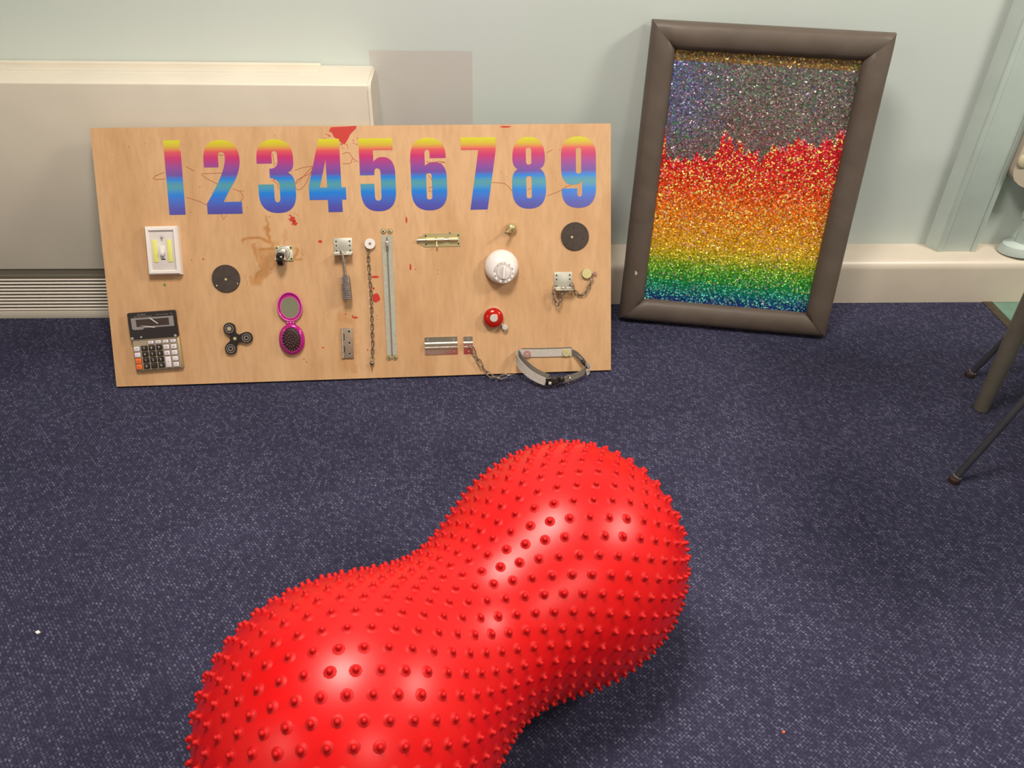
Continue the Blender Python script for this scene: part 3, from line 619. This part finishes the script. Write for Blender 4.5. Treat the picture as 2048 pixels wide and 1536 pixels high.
MB().tube([(-4, 6, 22), (-3, 9, 27), (0, 10, 30), (1, 4, 32), (3, -14, 28), (5.5, -50, 26)], 2.6, 12).tube([(-4, 6, 22), (-3, 0, 19), (0, -14, 17), (3, -50, 17)], 2.6, 12).obj('shackle', 'nickel', t)
Tp = Matrix.Translation((5, -78, 20)) @ Matrix.Rotation(R(3), 4, 'Z')
pl = [(-10, 26), (-6, 31), (6, 31), (10, 26)]
for i in range(11):
    y0 = -27+i*4.3; MB().box(-10+(i % 2)*.4, 10-(i % 2)*.4, y0, y0+4.0, -11, 11, .5, T=Tp).obj('lamination', 'lamin', t)
MB().prism([(-10, 20.3), (10, 20.3), (9, 26), (5, 31), (-5, 31), (-9, 26)], -11, 11, T=Tp).obj('top_shoulder', 'lamin', t)
for x, y in ((-8, 18), (-8, 22.5), (-6, 27), (8, 18), (8, 22.5), (6, 27), (-7.5, 14), (7.5, 14)): MB().lathe([(1.5, 11), (1.2, 12), (.4, 12.3)], 10, cx=x, cy=y, T=Tp).obj('rivet', 'steel', t)
# chains
def link_mesh(L, wd, r_, name='chain_link'):
    pth = []
    for i in range(8): a = PI/2-PI*i/7; pth.append((L/2-wd/2+wd/2*math.cos(a), wd/2*math.sin(a), 0))
    for i in range(8): a = -PI/2-PI*i/7; pth.append((-L/2+wd/2+wd/2*math.cos(a), wd/2*math.sin(a), 0))
    return pth
def chain(parent, pts, L, wd, r_, m_='chainm', ro=0, ox=0, oy=0):
    me = MB().tube(link_mesh(L, wd, r_), r_, 6, True).mesh('chain_link', m_)
    P = [Vector(p) for p in pts]; pitch = L-2.4*r_; dense = []
    for a, b in zip(P, P[1:]):
        n_ = max(1, int((b-a).length/.5))
        dense += [a.lerp(b, i/n_) for i in range(n_)]
    dense.append(P[-1]); acc = 0; nxt = pitch/2; kk = 0
    for a, b in zip(dense, dense[1:]):
        acc += (b-a).length
        if acc >= nxt:
            i0 = dense.index(b); t_ = (dense[min(len(dense)-1, i0+6)]-dense[max(0, i0-6)]).normalized()
            z_ = Vector((0, 0, 1)); y_ = z_.cross(t_).normalized(); z_ = t_.cross(y_)
            Rm = Matrix((t_, y_, z_)).transposed().to_4x4() @ Matrix.Rotation(ro+(PI/2 if kk % 2 else 0)+.25*math.sin(kk*1.7), 4, 'X')
            o = link('chain_link', me, parent); o.matrix_local = Matrix.Translation((b-Vector((ox, oy, 0)))*.001) @ Rm
            nxt += pitch; kk += 1
t = onb('hanging_chain', 'long thin steel chain hanging from a white washer beside the zip', 'chain', 627, 330)
MB().lathe([(12.8, 5), (12.8, 8), (12, 9), (3.5, 9), (3, 7.5)], 36).obj('washer', 'white', t)
MB().cyl(0, 0, 3.6, 0, 8.2, 16).obj('screw', 'nickel', t)
chain(t, [(-4, -10, 5), (-5.5, -22, 4.5), (-5, -60, 4.5), (-3, -120, 4.5), (-4, -180, 4.5), (-5, -240, 4.5), (-7, -271, 4.5)], 13, 6.4, 1.15)
MB().tube([(5.2*math.cos(2*PI*i/20)-8, 5.2*math.sin(2*PI*i/20)-277, 5) for i in range(20)], .9, 8, True).obj('split_ring', 'gold', t)
MB().lathe([(1.5, -5), (4.6, -3), (5.6, 0), (4.6, 3), (2, 5)], 16, T=Matrix.Translation((-9, -290, 6)) @ Matrix.Rotation(PI/2, 4, 'X')).obj('dark_bead', 'lamin', t)
MB().tube([(-9, -294, 6), (-10, -303, 5), (-9.5, -310, 4)], [1.5, 1.6, 1.0], 8).obj('thong_end', 'oldplast', t)
# zip
t = onb('zip_fastener', 'long closed grey zip pinned upright with brass screws', 'zip', 668, 203)
ptsZ = [(0, -150), (0, 152)]
for s_ in (-1, 1):
    MB().ribbon([(s_*6.6-.0, -148, 1), (s_*6.8, -60, 1.2), (s_*7.2, 50, 1.2), (s_*7, 146, 1)], (1, 0, 0), 5.6, 1.0).obj('tape', 'tape', t)
mb = MB()
for k in range(96): mb.box(-2.0, 2.0, -146+k*3, -144.2+k*3, 1.2, 2.8)
mb.obj('teeth', 'teeth', t)['kind'] = 'stuff'
loft([rrect(4, 118, 132, 2, 2, 3), rrect(4, 118, 132, 5, 2, 3), rrect(2.8, 120, 130, 5.6, 1.5, 3)], 'slider', 'nickel', t)
MB().tube([(-2.3, 123, 6), (-2.8, 112, 5), (0, 108, 4.6), (2.8, 112, 5), (2.3, 123, 6)], .9, 8).obj('pull_tab', 'nickel', t)
for x, y in ((-7.5, 156), (8.0, 156), (-7, -152), (7, -152)):
    MB().lathe([(7, 0), (7, 1.8), (6.4, 2.4), (4.6, 2.2), (4.2, 3.2), (2, 3.6), (1.4, 2.6)], 24, cx=x, cy=y).obj('screw_cup', 'gold', t)
    MB().cyl(x, y, 1.5, 2.6, 3.75, 10).obj('screw_slot', 'dark', t)
    MB().lathe([(5.3, 2.2), (5.3, 2.75), (3.9, 2.9), (3.9, 2.2)], 20, cx=x, cy=y, cap0=False, cap1=False).obj('cup_recess', 'lamin', t)
# brass bolt
t = onb('door_bolt', 'brass sliding bolt on its plate at the middle of the board', 'door bolt', 801, 336, R(0))
MB().prism([(-44, 16), (-44, 11), (-54, 10), (-60, 0), (-56, -8), (-44, -15), (-44, -16), (45, -16), (45, 16)], 0, 1.6).obj('plate', 'gold', t, False)
for x, y in ((-39, 10), (-39, -10), (40, 10), (40, -10)): hole(t, x, y, 1.6, 2.2)
MB().tube([(-61, 0, 6), (39, 0, 6)], 3.1, 16).obj('bolt_rod', 'chrome', t)
for a, b in ((-38, -17), (-12, 5), (18, 38)):
    MB().add([(x, y, z) for x in (a, b) for (y, z) in [(5.5*math.cos(R(g)), 6+5*math.sin(R(g))) for g in range(-50, 231, 28)]], [[i, i+1, i+12, i+11] for i in range(10)]).obj('strap', 'gold', t)
MB().lathe([(1.8, 3), (1.8, 12), (2.6, 13), (2.6, 17), (1, 18)], 12, T=Matrix.Translation((-13, 0, 6)) @ Matrix.Rotation(R(75), 4, 'X')).obj('knob', 'palebrass', t)
MB().box(18, 22, 14, 18, 0, 3).obj('stop_pin', 'lamin', t)
# brass hook
t = onb('brass_hook', 'small brass hook knob above the white timer', 'hook', 971, 361)
MB().lathe([(11, 0), (13, 3), (13.4, 7), (12, 12), (8.5, 17), (3.5, 20)], 32).obj('rose', 'gold', t)
MB().tube([(0, 0, 16), (-6, -5, 26), (-11, -8.5, 32), (-14, -11, 34)], [4.2, 3, 2.6, 3], 12).lathe([(2.6, 0), (4.2, 2.5), (4.0, 4), (1.6, 3)], 16, T=Matrix.Translation((-14, -11, 34)) @ Matrix.Rotation(R(-20), 4, 'Y') @ Matrix.Rotation(R(25), 4, 'X')).obj('arm', 'gold', t)
# timer
t = onb('kitchen_timer', 'round white kitchen timer with a ringed dial', 'timer', 945, 269)
rings = []
for (rr, z, oy_) in [(38, 0, 0), (41, 4, 0), (41.5, 12, -1), (40, 20, -2), (36.5, 27, -4.5), (31, 33, -8.5), (27.8, 35.5, -11), (27.2, 36, -11.5)]: rings.append([(rr*math.cos(2*PI*i/48)+(0 if z < 30 else 2.5*(z-30)/6), oy_+rr*math.sin(2*PI*i/48), z) for i in range(48)])
loft(rings, 'body', 'white', t, 40)
DC = (3, -14)
MB().lathe([(26, 35.8), (25.6, 38), (20, 38.6), (19, 38.2), (18.6, 36.6)], 44, cx=DC[0], cy=DC[1]).obj('dial_ring', 'white', t)
MB().lathe([(18.2, 36), (17.6, 40), (16.8, 41.5), (15, 42)], 40, cx=DC[0], cy=DC[1]).obj('dial', 'whiteshade', t)
MB().box(-3.6, 3.6, -16.5, 15.5, 40, 50, 3, 3, T=Matrix.Translation((DC[0], DC[1], 0)) @ Matrix.Rotation(R(-5), 4, 'Z')).obj('grip', 'white', t)
ms = []
for k in range(12):
    a = R(90-8-k*30)
    if k in (10, 11): continue
    ms.append(text_mesh(str(k*5) if k else '0', 5.8, 38.9, DC[0]+22.2*math.cos(a), DC[1]+22.2*math.sin(a), .05, 'inkdark', Matrix.Rotation(a-PI/2, 4, 'Z')))
for i, s_ in enumerate('MINUTES'):
    a = R(158-i*10); ms.append(text_mesh(s_, 5.0, 38.9, DC[0]+22.2*math.cos(a), DC[1]+22.2*math.sin(a), .05, 'inkdark', Matrix.Rotation(a-PI/2, 4, 'Z')))
link('dial_numbers', join(ms, 'dial_numbers'), t)
# right hasp and its chain
hasp(1099, 232, 45, 38, 'zinc hasp plate with a chain draped behind, at the right of the board')
t = onb('looped_chain', 'short steel chain looping from a pale brass washer to the right hasp', 'chain', 1158, 246)
MB().lathe([(12.5, 4), (12.5, 7), (11.5, 8), (3.8, 8)], 32).obj('washer', 'palebrass', t)
MB().cyl(0, 0, 3.6, 0, 8.4, 14).obj('screw', 'palebrass', t)
MB().lathe([(4.6, 4), (4.6, 6.5), (2, 6.8)], 16, cx=21, cy=0).obj('end_stud', 'rosy', t)
MB().tube([(10, 0, 5), (19, 0, 5)], 1.2, 8).obj('stud_wire', 'rosy', t)
chain(t, [(1170, 238, 5), (1170.5, 230, 6), (1166, 219, 6), (1160, 207, 6), (1153, 197, 6), (1144, 193, 6), (1135, 195, 6), (1128, 203, 7), (1123, 214, 9), (1119, 224, 9)], 13.5, 6.8, 1.15, ox=1158, oy=246)
t2 = onb('dangling_chain', 'thin chain loop hanging under the right hasp', 'chain', 1090, 212)
chain(t2, [(1075, 218, 14), (1071, 205, 16), (1073, 190, 18), (1078, 176, 18), (1083, 170, 18), (1087, 176, 18), (1090, 190, 20), (1094, 204, 20), (1098, 212, 20)], 13, 6.6, 1.1, ox=1090, oy=212)
# bicycle bell
t = onb('bicycle_bell', 'red domed bicycle bell with a grey centre button', 'bell', 922, 143)
MB().lathe([(26, 0), (27, 6), (26, 9)], 40).obj('base_ring', 'greycap', t)
MB().lathe([(25, 8), (25, 12), (23, 17.5), (18, 21.5), (10.5, 23)], 44).obj('dome', 'redbell', t)
MB().lathe([(9.8, 21), (9.8, 24.5), (8.4, 25.5)], 30).obj('button', 'greycap', t)
MB().tube([(16, -12, 5), (28, -26, 8)], 2.6, 10).obj('lever_arm', 'greycap', t)
MB().lathe([(7.4, 4), (7.6, 12), (6.2, 14), (2.8, 14.6)], 24, cx=28, cy=-25).obj('lever_knob', 'greycap', t)
# door chain
t = onb('door_chain', 'polished door guard slide with its chain hanging to the carpet', 'door chain', 812, 75)
def chan(x0, x1, y0, y1, name):
    yc = (y0+y1)/2; pr = [(y0, 0), (y0, 1.4), (yc-9, 1.6), (yc-7.5, 8), (yc-6, 9.5), (yc-2.6, 9.5), (yc-2, 7), (yc+2, 7), (yc+2.6, 9.5), (yc+6, 9.5), (yc+7.5, 8), (yc+9, 1.6), (y1, 1.4), (y1, 0)]
    return MB().prism(pr, x0, x1, T=Tm).obj(name, 'chrome', t, ang=25)
chan(-62, 19, -21.5, 23, 'slide_plate'); chan(34, 57, -21.5, 22, 'anchor_plate')
for x, y in ((-54, 16), (10, 16), (-54, -16), (10, -16), (46, 16), (46, -16)): screw(t, x, y, 1.4, 2.4, 'nickel')
MB().tube([(46, -1, 9), (50, -3, 13), (54, -6, 13)], 2, 8).obj('chain_eye', 'nickel', t)
chain(t, [(865, 72, 12), (873, 54, 9), (882, 37, 8), (892, 20, 9), (902, 6, 14), (912, -2, 20), (924, -4, 26), (938, -3, 30), (955, 1, 30), (972, 2, 30)], 22, 8.5, 1.35, 'chainm', ox=812, oy=75)
# hinge
t = onb('butt_hinge', 'plain grey steel butt hinge near the bottom edge of the board', 'hinge', 561, 90, R(-1))
MB().box(-12, 13.5, -37.5, 37.5, 0, 2.4, .3).obj('leaf', 'hingem', t)
MB().box(-11, 13.2, -37, 37, 2.9, 4.8, .3).obj('leaf', 'hingem', t)
for k in range(5): MB().tube([(-13, -37.5+15*k+.3, 3.2), (-13, -22.5+15*k-.3, 3.2)], 2.6, 12).obj('knuckle', 'steel', t)
for y in (28, 0, -27):
    MB().lathe([(3.8, 4.7), (3.6, 5.1), (2, 4.9)], 16, cx=4, cy=y, cap1=False).obj('screw', 'steel', t); hole(t, 4, y+.6, 5.2, 2.7)
for y in (15, -15): MB().box(-9.4, -7.2, y-8, y+8, 4.7, 5).obj('slot', 'dark', t)
# dog collar
t = onb('dog_collar', 'reflective grey buckled collar looped from the bottom of the board to the carpet', 'collar', 1053, 47)
def rel(l): return [(x-1053, y-47, z) for x, y, z in l]
def smooth(pts, it=3):
    P = [Vector(p) for p in pts]
    for _ in range(it):
        Q = [P[0]]
        for a, b in zip(P, P[1:]): Q += [a.lerp(b, .25), a.lerp(b, .75)]
        P = Q+[P[-1]]
    return P
back = smooth(rel([(1118, 50, 4), (1090, 50, 3), (1050, 50, 3), (1003, 51, 3), (984, 52, 8), (975, 45, 20), (981, 30, 35), (1000, 9, 48), (1024, -6, 56), (1044, -14, 62)]))
wd_ = [Vector((0, 1, 0)).lerp(Vector((.1, 1, .15)), i/len(back)) for i in range(len(back))]
MB().ribbon(back, wd_, 10, 1.4).obj('strap', 'strap', t)
inner = [p+Vector((.0, .6, -1.4)) if i > len(back)*.45 else p for i, p in enumerate(back)]
right = smooth(rel([(1118, 50, 4), (1128, 46, 12), (1140, 33, 20), (1150, 20, 28), (1146, 6, 36), (1128, -3, 44), (1106, -8, 52), (1086, -12, 58)]))
MB().ribbon(right, (0, 1, .2), 8, 1.4).obj('strap', 'strapback', t)
lin_ = [p+Vector((9*min(1, i/14), 8.5*min(1, i/14), -3-7*min(1, i/14))) for i, p in enumerate(back[int(len(back)*.40):])]
MB().ribbon(lin_, (.0, 1, .1), 8.5, 1.2).obj('strap_lining', 'strapback', t)
MB().ribbon([p+Vector((0, 10.2, -.2)) for p in back[:int(len(back)*.42)]], (0, .8, 1), 3.2, .9).obj('strap_piping', 'strapback', t)
for x, m_ in ((1005, 'rosy'), (1104, 'palebrass')):
    MB().lathe([(9.8, 3.6), (9.8, 5.6), (9, 6.4), (3, 6.4)], 28, cx=x-1053, cy=1.5).obj('washer', m_, t); MB().cyl(x-1053, 1.5, 2.6, 5, 7.0, 14).obj('screw', 'steel', t)
MB().box(-16, 16, -9.5, 9.5, -5, 5, 2.5, 3, T=Matrix.Translation((1060-1053, -12-47, 60)) @ Matrix.Rotation(R(6), 4, 'Z')).obj('buckle', 'blackgloss', t)
MB().box(-9, 9, -7, 7, -4, 4, 2, 2, T=Matrix.Translation((1082-1053, -10-47, 57)) @ Matrix.Rotation(R(10), 4, 'Z')).obj('buckle_clip', 'blackgloss', t)
MB().box(-3.5, 3.5, -3.5, 3.5, 4.5, 5.8, .8, T=Matrix.Translation((1054-1053, -17-47, 60))).obj('buckle_mark', 'greycap', t)
MB().tube([(1103-1053+1.5*math.sin(2*PI*i/24), -12-47+11*math.cos(2*PI*i/24), 56+9*math.sin(2*PI*i/24)) for i in range(24)], 1.2, 8, True).obj('lead_ring', 'chrome', t)
MB().box(-3, 3, -12, 12, -4, 4, 1.2, T=Matrix.Translation((1146-1053, 22-47, 26)) @ Matrix.Rotation(R(28), 4, 'Z')).obj('strap_slider', 'blackgloss', t)
MB().tube(smooth(rel([(1124, 48, 8), (1134, 40, 18), (1143, 30, 27)]), 1), 1.4, 8).obj('slider_wire', 'chrome', t)
MB().ribbon(smooth(rel([(1148, 24, 30), (1158, 12, 30), (1156, 2, 32), (1150, 0, 34)]), 2), (0, 1, .3), 7, 1.4).obj('strap_end', 'strap', t)

# ================================================================== padded sequin panel
kf = (CAMH-.0110)/CAMH
FPSI, FTH, FW, FH = -.1791, .1774, .5621*kf, .7658*kf
fa = Vector((math.cos(FPSI), math.sin(FPSI), 0)); fn = Vector((-math.sin(FPSI), math.cos(FPSI), 0))
fu = math.sin(FTH)*fn+math.cos(FTH)*Vector((0, 0, 1)); fz = fa.cross(fu)
FO = C0+kf*(Vector((.41353226, 1.90924324, 0))-C0)
FM = Matrix(((fa.x, fu.x, fz.x, FO.x), (fa.y, fu.y, fz.y, FO.y), (fa.z, fu.z, fz.z, FO.z), (0, 0, 0, 1)))
sp = thing('sequin_panel', 'rainbow sequin panel in a padded taupe frame leaning on the wall', 'sensory panel', FM)
W_, H_ = FW*1000, FH*1000; BT = 62; D_ = 58
# one mitred padded side: cross-section (inward u, height z) swept between the two corner planes
def pad(L, seed):
    cs = [(0, -D_), (-.5, -D_+6), (-1.5, -30), (0, -14), (5, -5), (14, -1), (26, 1.5), (38, 1), (50, -2), (58, -8), (61.5, -18), (61.5, -34), (60, -D_)]
    rnd = random.Random(seed); ns = 40; vs = []; fs = []
    ph = [rnd.uniform(0, 6) for _ in range(4)]
    for i in range(ns+1):
        t_ = i/ns
        for (u, z) in cs:
            e = max(0, min(1, u/61.5)); xa, xb = BT*e*.995, L-BT*e*.995
            x = xa+(xb-xa)*t_; crease = 3.2*math.exp(-min(t_, 1-t_)*L/14)
            wv = (.8*math.sin(x*.021+ph[0])+.6*math.sin(x*.055+ph[1]+u*.05)+.4*math.sin(x*.11+ph[2]-u*.09))*(1 if -30 < z else 0)
            vs.append((x, u+(wv*.5 if u < 2 else 0)*(1 if 0 < i < ns else .2), z+(wv-crease if z > -16 else 0)))
    m_ = len(cs)
    for i in range(ns):
        for k in range(m_): fs.append([i*m_+k, i*m_+(k+1) % m_, (i+1)*m_+(k+1) % m_, (i+1)*m_+k])
    return vs, fs+[list(range(m_)), [ns*m_+k for k in range(m_)][::-1]]
for (L, T_, sd_) in ((W_, Matrix(), 1), (W_, Matrix.Translation((W_, H_, 0)) @ Matrix.Rotation(PI, 4, 'Z'), 2), (H_, Matrix.Translation((W_, 0, 0)) @ Matrix.Rotation(PI/2, 4, 'Z'), 3), (H_, Matrix.Translation((0, H_, 0)) @ Matrix.Rotation(-PI/2, 4, 'Z'), 4)):
    v_, f_ = pad(L, sd_); MB().add(v_, f_, T_).obj('padded_side', 'padvinyl', sp, ang=60)
MB().box(BT-6, W_-BT+6, BT-6, H_-BT+6, -D_+4, -27).obj('backing_board', 'backing', sp)
MB().prism(blob(30, 140, 5, 4, .4, 12, .8, 1.1), .5, 1.4).obj('scuff', 'inklight', sp, False)
rq = random.Random(21)
XB = [(55, 505), (64, 500), (72, 442), (150, 444), (188, 448), (198, 462), (206, 494), (222, 492), (232, 462), (252, 478), (277, 470), (300, 462), (306, 440), (312, 462), (330, 478), (347, 487), (372, 478), (400, 506), (425, 498), (445, 492), (466, 508), (484, 516), (510, 508)]
def bound(x):
    for (a, ya), (b, yb) in zip(XB, XB[1:]):
        if a <= x <= b: return ya+(yb-ya)*(x-a)/(b-a)
    return 480
ST = [(62, (24, 48, 140)), (82, (18, 100, 136)), (100, (16, 140, 116)), (124, (34, 156, 76)), (156, (100, 174, 40)), (186, (182, 190, 28)), (222, (242, 184, 28)), (280, (248, 150, 22)), (335, (246, 112, 22)), (385, (238, 66, 26)), (436, (228, 34, 42)), (560, (220, 34, 60))]
def grad(y):
    for (a, ca), (b, cb) in zip(ST, ST[1:]):
        if a <= y <= b: t_ = (y-a)/(b-a); return tuple(ca[i]+(cb[i]-ca[i])*t_ for i in range(3))
    return ST[0][1] if y < 100 else ST[-1][1]
def sequins(sel, name):
    vs = []; fs = []; cs = []; step = 3.35; j = 0; y = BT-2
    while y < H_-BT+3:
        x = BT-2+(step/2 if j % 2 else 0)
        while x < W_-BT+3:
            jag = 7*math.sin(x*.31+2*math.sin(y*.09))+5*math.sin(x*.83+y*.2)+max([0]+[h_*max(0, 1-((x-xc-3*math.sin(y*.2))/w_)**2) for xc, h_, w_ in ((206, 34, 10), (228, 40, 9), (250, 34, 9), (150, 22, 12), (56, 40, 6), (290, 14, 12), (330, 18, 16), (378, 28, 22), (452, 28, 12), (486, 36, 13), (504, 40, 7))])
            low = y < bound(x)+jag*.7
            if low == sel:
                u = rq.random(); yy = y-(x-W_/2)*-.03
                if sel:
                    c = grad(yy+rq.uniform(-11, 11)-(x-W_/2)*.045)
                    if u < .16: c = ((255, 226, 110) if yy > 175 else (200, 246, 120) if yy > 118 else (120, 230, 200))  # random sparkles: glints put into the sequin colour
                    elif u < .28: c = tuple(v*.72 for v in c)
                    elif u < .33 or (y > bound(x)+jag*.7-6 and u < .7): c = (228, 150, 160) if yy > 200 else (150, 150, 150)
                elif y > H_-BT-24:
                    c = rq.choice([(150, 112, 58), (140, 92, 60), (112, 112, 60), (104, 92, 78), (170, 128, 56)])
                else:
                    lf = max(0, min(1, (230-x)/150))*max(0, min(1, (y-430)/120))
                    b_ = rq.uniform(.7, 1.15); rd = max(0, min(1, (620-y)/160))*(1-lf); g_ = (124-14*lf+14*rd, 116-4*lf-8*rd, 114+44*lf-6*rd); c = tuple(v*b_ for v in g_)
                    if u < .10: c = (78, 128, 84)
                    elif u < .19: c = (136, 84, 88)
                    elif u < .19+.07*lf+.02: c = (98, 96, 150)
                    elif u < .265+.0*lf and u > .255: c = (216, 186, 176)  # a few pale glints, also put into the colour
                    if y < bound(x)+60 and u > .9: c = (140, 74, 70)
                l_ = (*lin(c), 1)
                tx_, ty_ = rq.gauss(0, .16), rq.gauss(-.12, .16) ; z0_ = -24+rq.uniform(0, 1.2); o = len(vs); rr = 2.4
                if u > .97: tx_ *= 3; ty_ *= 3
                for k in range(6):
                    a = PI/3*k; dx, dy = rr*math.cos(a), rr*math.sin(a); vs.append((x+dx, y+dy, z0_+dx*tx_+dy*ty_))
                fs.append([o+k for k in range(6)]); cs += list(l_)*6
            x += step
        y += step*.87; j += 1
    me = bpy.data.meshes.new(name); me.from_pydata([(a*.001, b*.001, c*.001) for a, b, c in vs], [], fs); me.materials.append(M['sequin'])
    at_ = me.color_attributes.new('tint', 'FLOAT_COLOR', 'POINT'); at_.data.foreach_set('color', cs)
    o = link(name, me, sp); o['kind'] = 'stuff'; return o
sequins(True, 'sequin_field')['label'] = 'rainbow red to green sequins'
sequins(False, 'sequin_field')['label'] = 'dark grey holographic sequins'

# ================================================================== peanut ball
RL, RR_, RWAIST, AH = .195, .1905, .143, .2137
LC, RC_ = Vector((-.1697, .602, 0)), Vector((.1532, .882, 0))
ax = (RC_-LC).normalized(); yy_ = Vector((0, 0, 1)).cross(ax)
SPK = .0065
PM = Matrix(((ax.x, yy_.x, 0, (LC.x+RC_.x)/2), (ax.y, yy_.y, 0, (LC.y+RC_.y)/2), (0, 0, 1, .2000), (0, 0, 0, 1)))
ball = thing('peanut_ball', 'big red peanut-shaped massage ball covered in nubs on the carpet', 'ball', PM)
def prof_r(s):
    rb = RL+(RR_-RL)*min(1, max(0, (s+AH)/(2*AH)))
    if abs(s) <= AH: return rb-(rb-RWAIST)*max(0., math.cos(PI*s/(2*AH)))**2.5
    return math.sqrt(max(0, rb*rb-(abs(s)-AH)**2))
prs = [((AH+RL*math.cos(a))*-1, RL*math.sin(a)) for a in [PI/2*i/24 for i in range(24)]]+[(s, prof_r(s)) for s in [-AH+2*AH*i/56 for i in range(57)]]+[(AH+RR_*math.cos(a), RR_*math.sin(a)) for a in [PI/2*i/24 for i in range(23, -1, -1)]]
mb = MB(1); sg = 96
mb.lathe([(max(r_, .0002), s) for s, r_ in prs], sg, T=Matrix(((0, 0, 1, 0), (1, 0, 0, 0), (0, 1, 0, 0), (0, 0, 0, 1))))
mb.obj('ball_skin', 'ball', ball, ang=180)
nubv = MB(1).lathe([(.0088, -.0007), (.0072, .00015), (.0052, .0006), (.0040, .0016), (.0033, .0032), (.0033, .0052), (.0025, .0066), (.0010, .0071)], 10)
nubme = nubv.mesh('nub', 'nub', ang=80)
pos = []; s_len = 0; last = None; k = 0
fine = []
N_ = 4000
for i in range(N_+1):
    u = i/N_
    s = -(AH+RL)+(2*AH+RL+RR_)*u; fine.append((s, prof_r(s)))
acc = 0; nxt = .004; ringi = 0
for (s0, r0), (s1, r1) in zip(fine, fine[1:]):
    acc += math.hypot(s1-s0, r1-r0)
    if acc >= nxt:
        nxt += .0238 if r1 > .12 else .027; ringi += 1
        cnt = 36 if (abs(s1) < AH+.12) else max(1, round(2*PI*r1/.030))
        dr = (prof_r(s1+1e-4)-prof_r(s1-1e-4))/2e-4 if -AH-RL+.002 < s1 < AH+RR_-.002 else 0
        for c in range(cnt):
            a = 2*PI*(c+.5*(ringi % 2))/cnt
            nrm = Vector((-dr, math.cos(a), math.sin(a))).normalized() if r1 > .012 else Vector((math.copysign(1, s1), 0, 0))
            pos.append((Vector((s1, r1*math.cos(a), r1*math.sin(a))), nrm))
scored = []
for p, nr in pos:
    wp = PM @ p; wn = PM.to_3x3() @ nr; vd = (C0-wp)
    scored.append((wn.dot(vd.normalized()) > -.12, 1/vd.length, p, nr))
scored.sort(key=lambda q_: (not q_[0], -q_[1]))
rest = MB(1)
for i, (vis, d, p, nr) in enumerate(scored):
    Tn = Matrix.Translation(p) @ nr.to_track_quat('Z', 'Y').to_matrix().to_4x4()
    if i < 300: o = link('nub', nubme, ball); o.matrix_local = Tn
    else:
        if (PM @ p).z < .004: continue
        rest.add([v.copy() for v in nubv.v], nubv.f, Tn)
rest.obj('nub_field', 'nub', ball, ang=80)['kind'] = 'stuff'

# ---- small litter on the carpet
def crumb(name, label, x, y, r_, m_, seed):
    rc = random.Random(seed); mb = MB(1)
    pts = [(r_*rc.uniform(.6, 1.2)*math.cos(a), r_*rc.uniform(.5, 1)*math.sin(a)) for a in [2*PI*i/9 for i in range(9)]]
    o = mb.prism(pts, .0003, .0022).obj(name, m_, None, False); o.location = (x, y, 0); tag(o, label, 'litter')
crumb('paper_scrap', 'tiny white paper scrap on the carpet at the far left', -0.7616, 0.9159, .0042, 'white', 2)
crumb('plastic_crumb', 'tiny orange-red crumb on the carpet at the lower right', 0.4957, 0.6880, .0026, 'key_orange', 5)
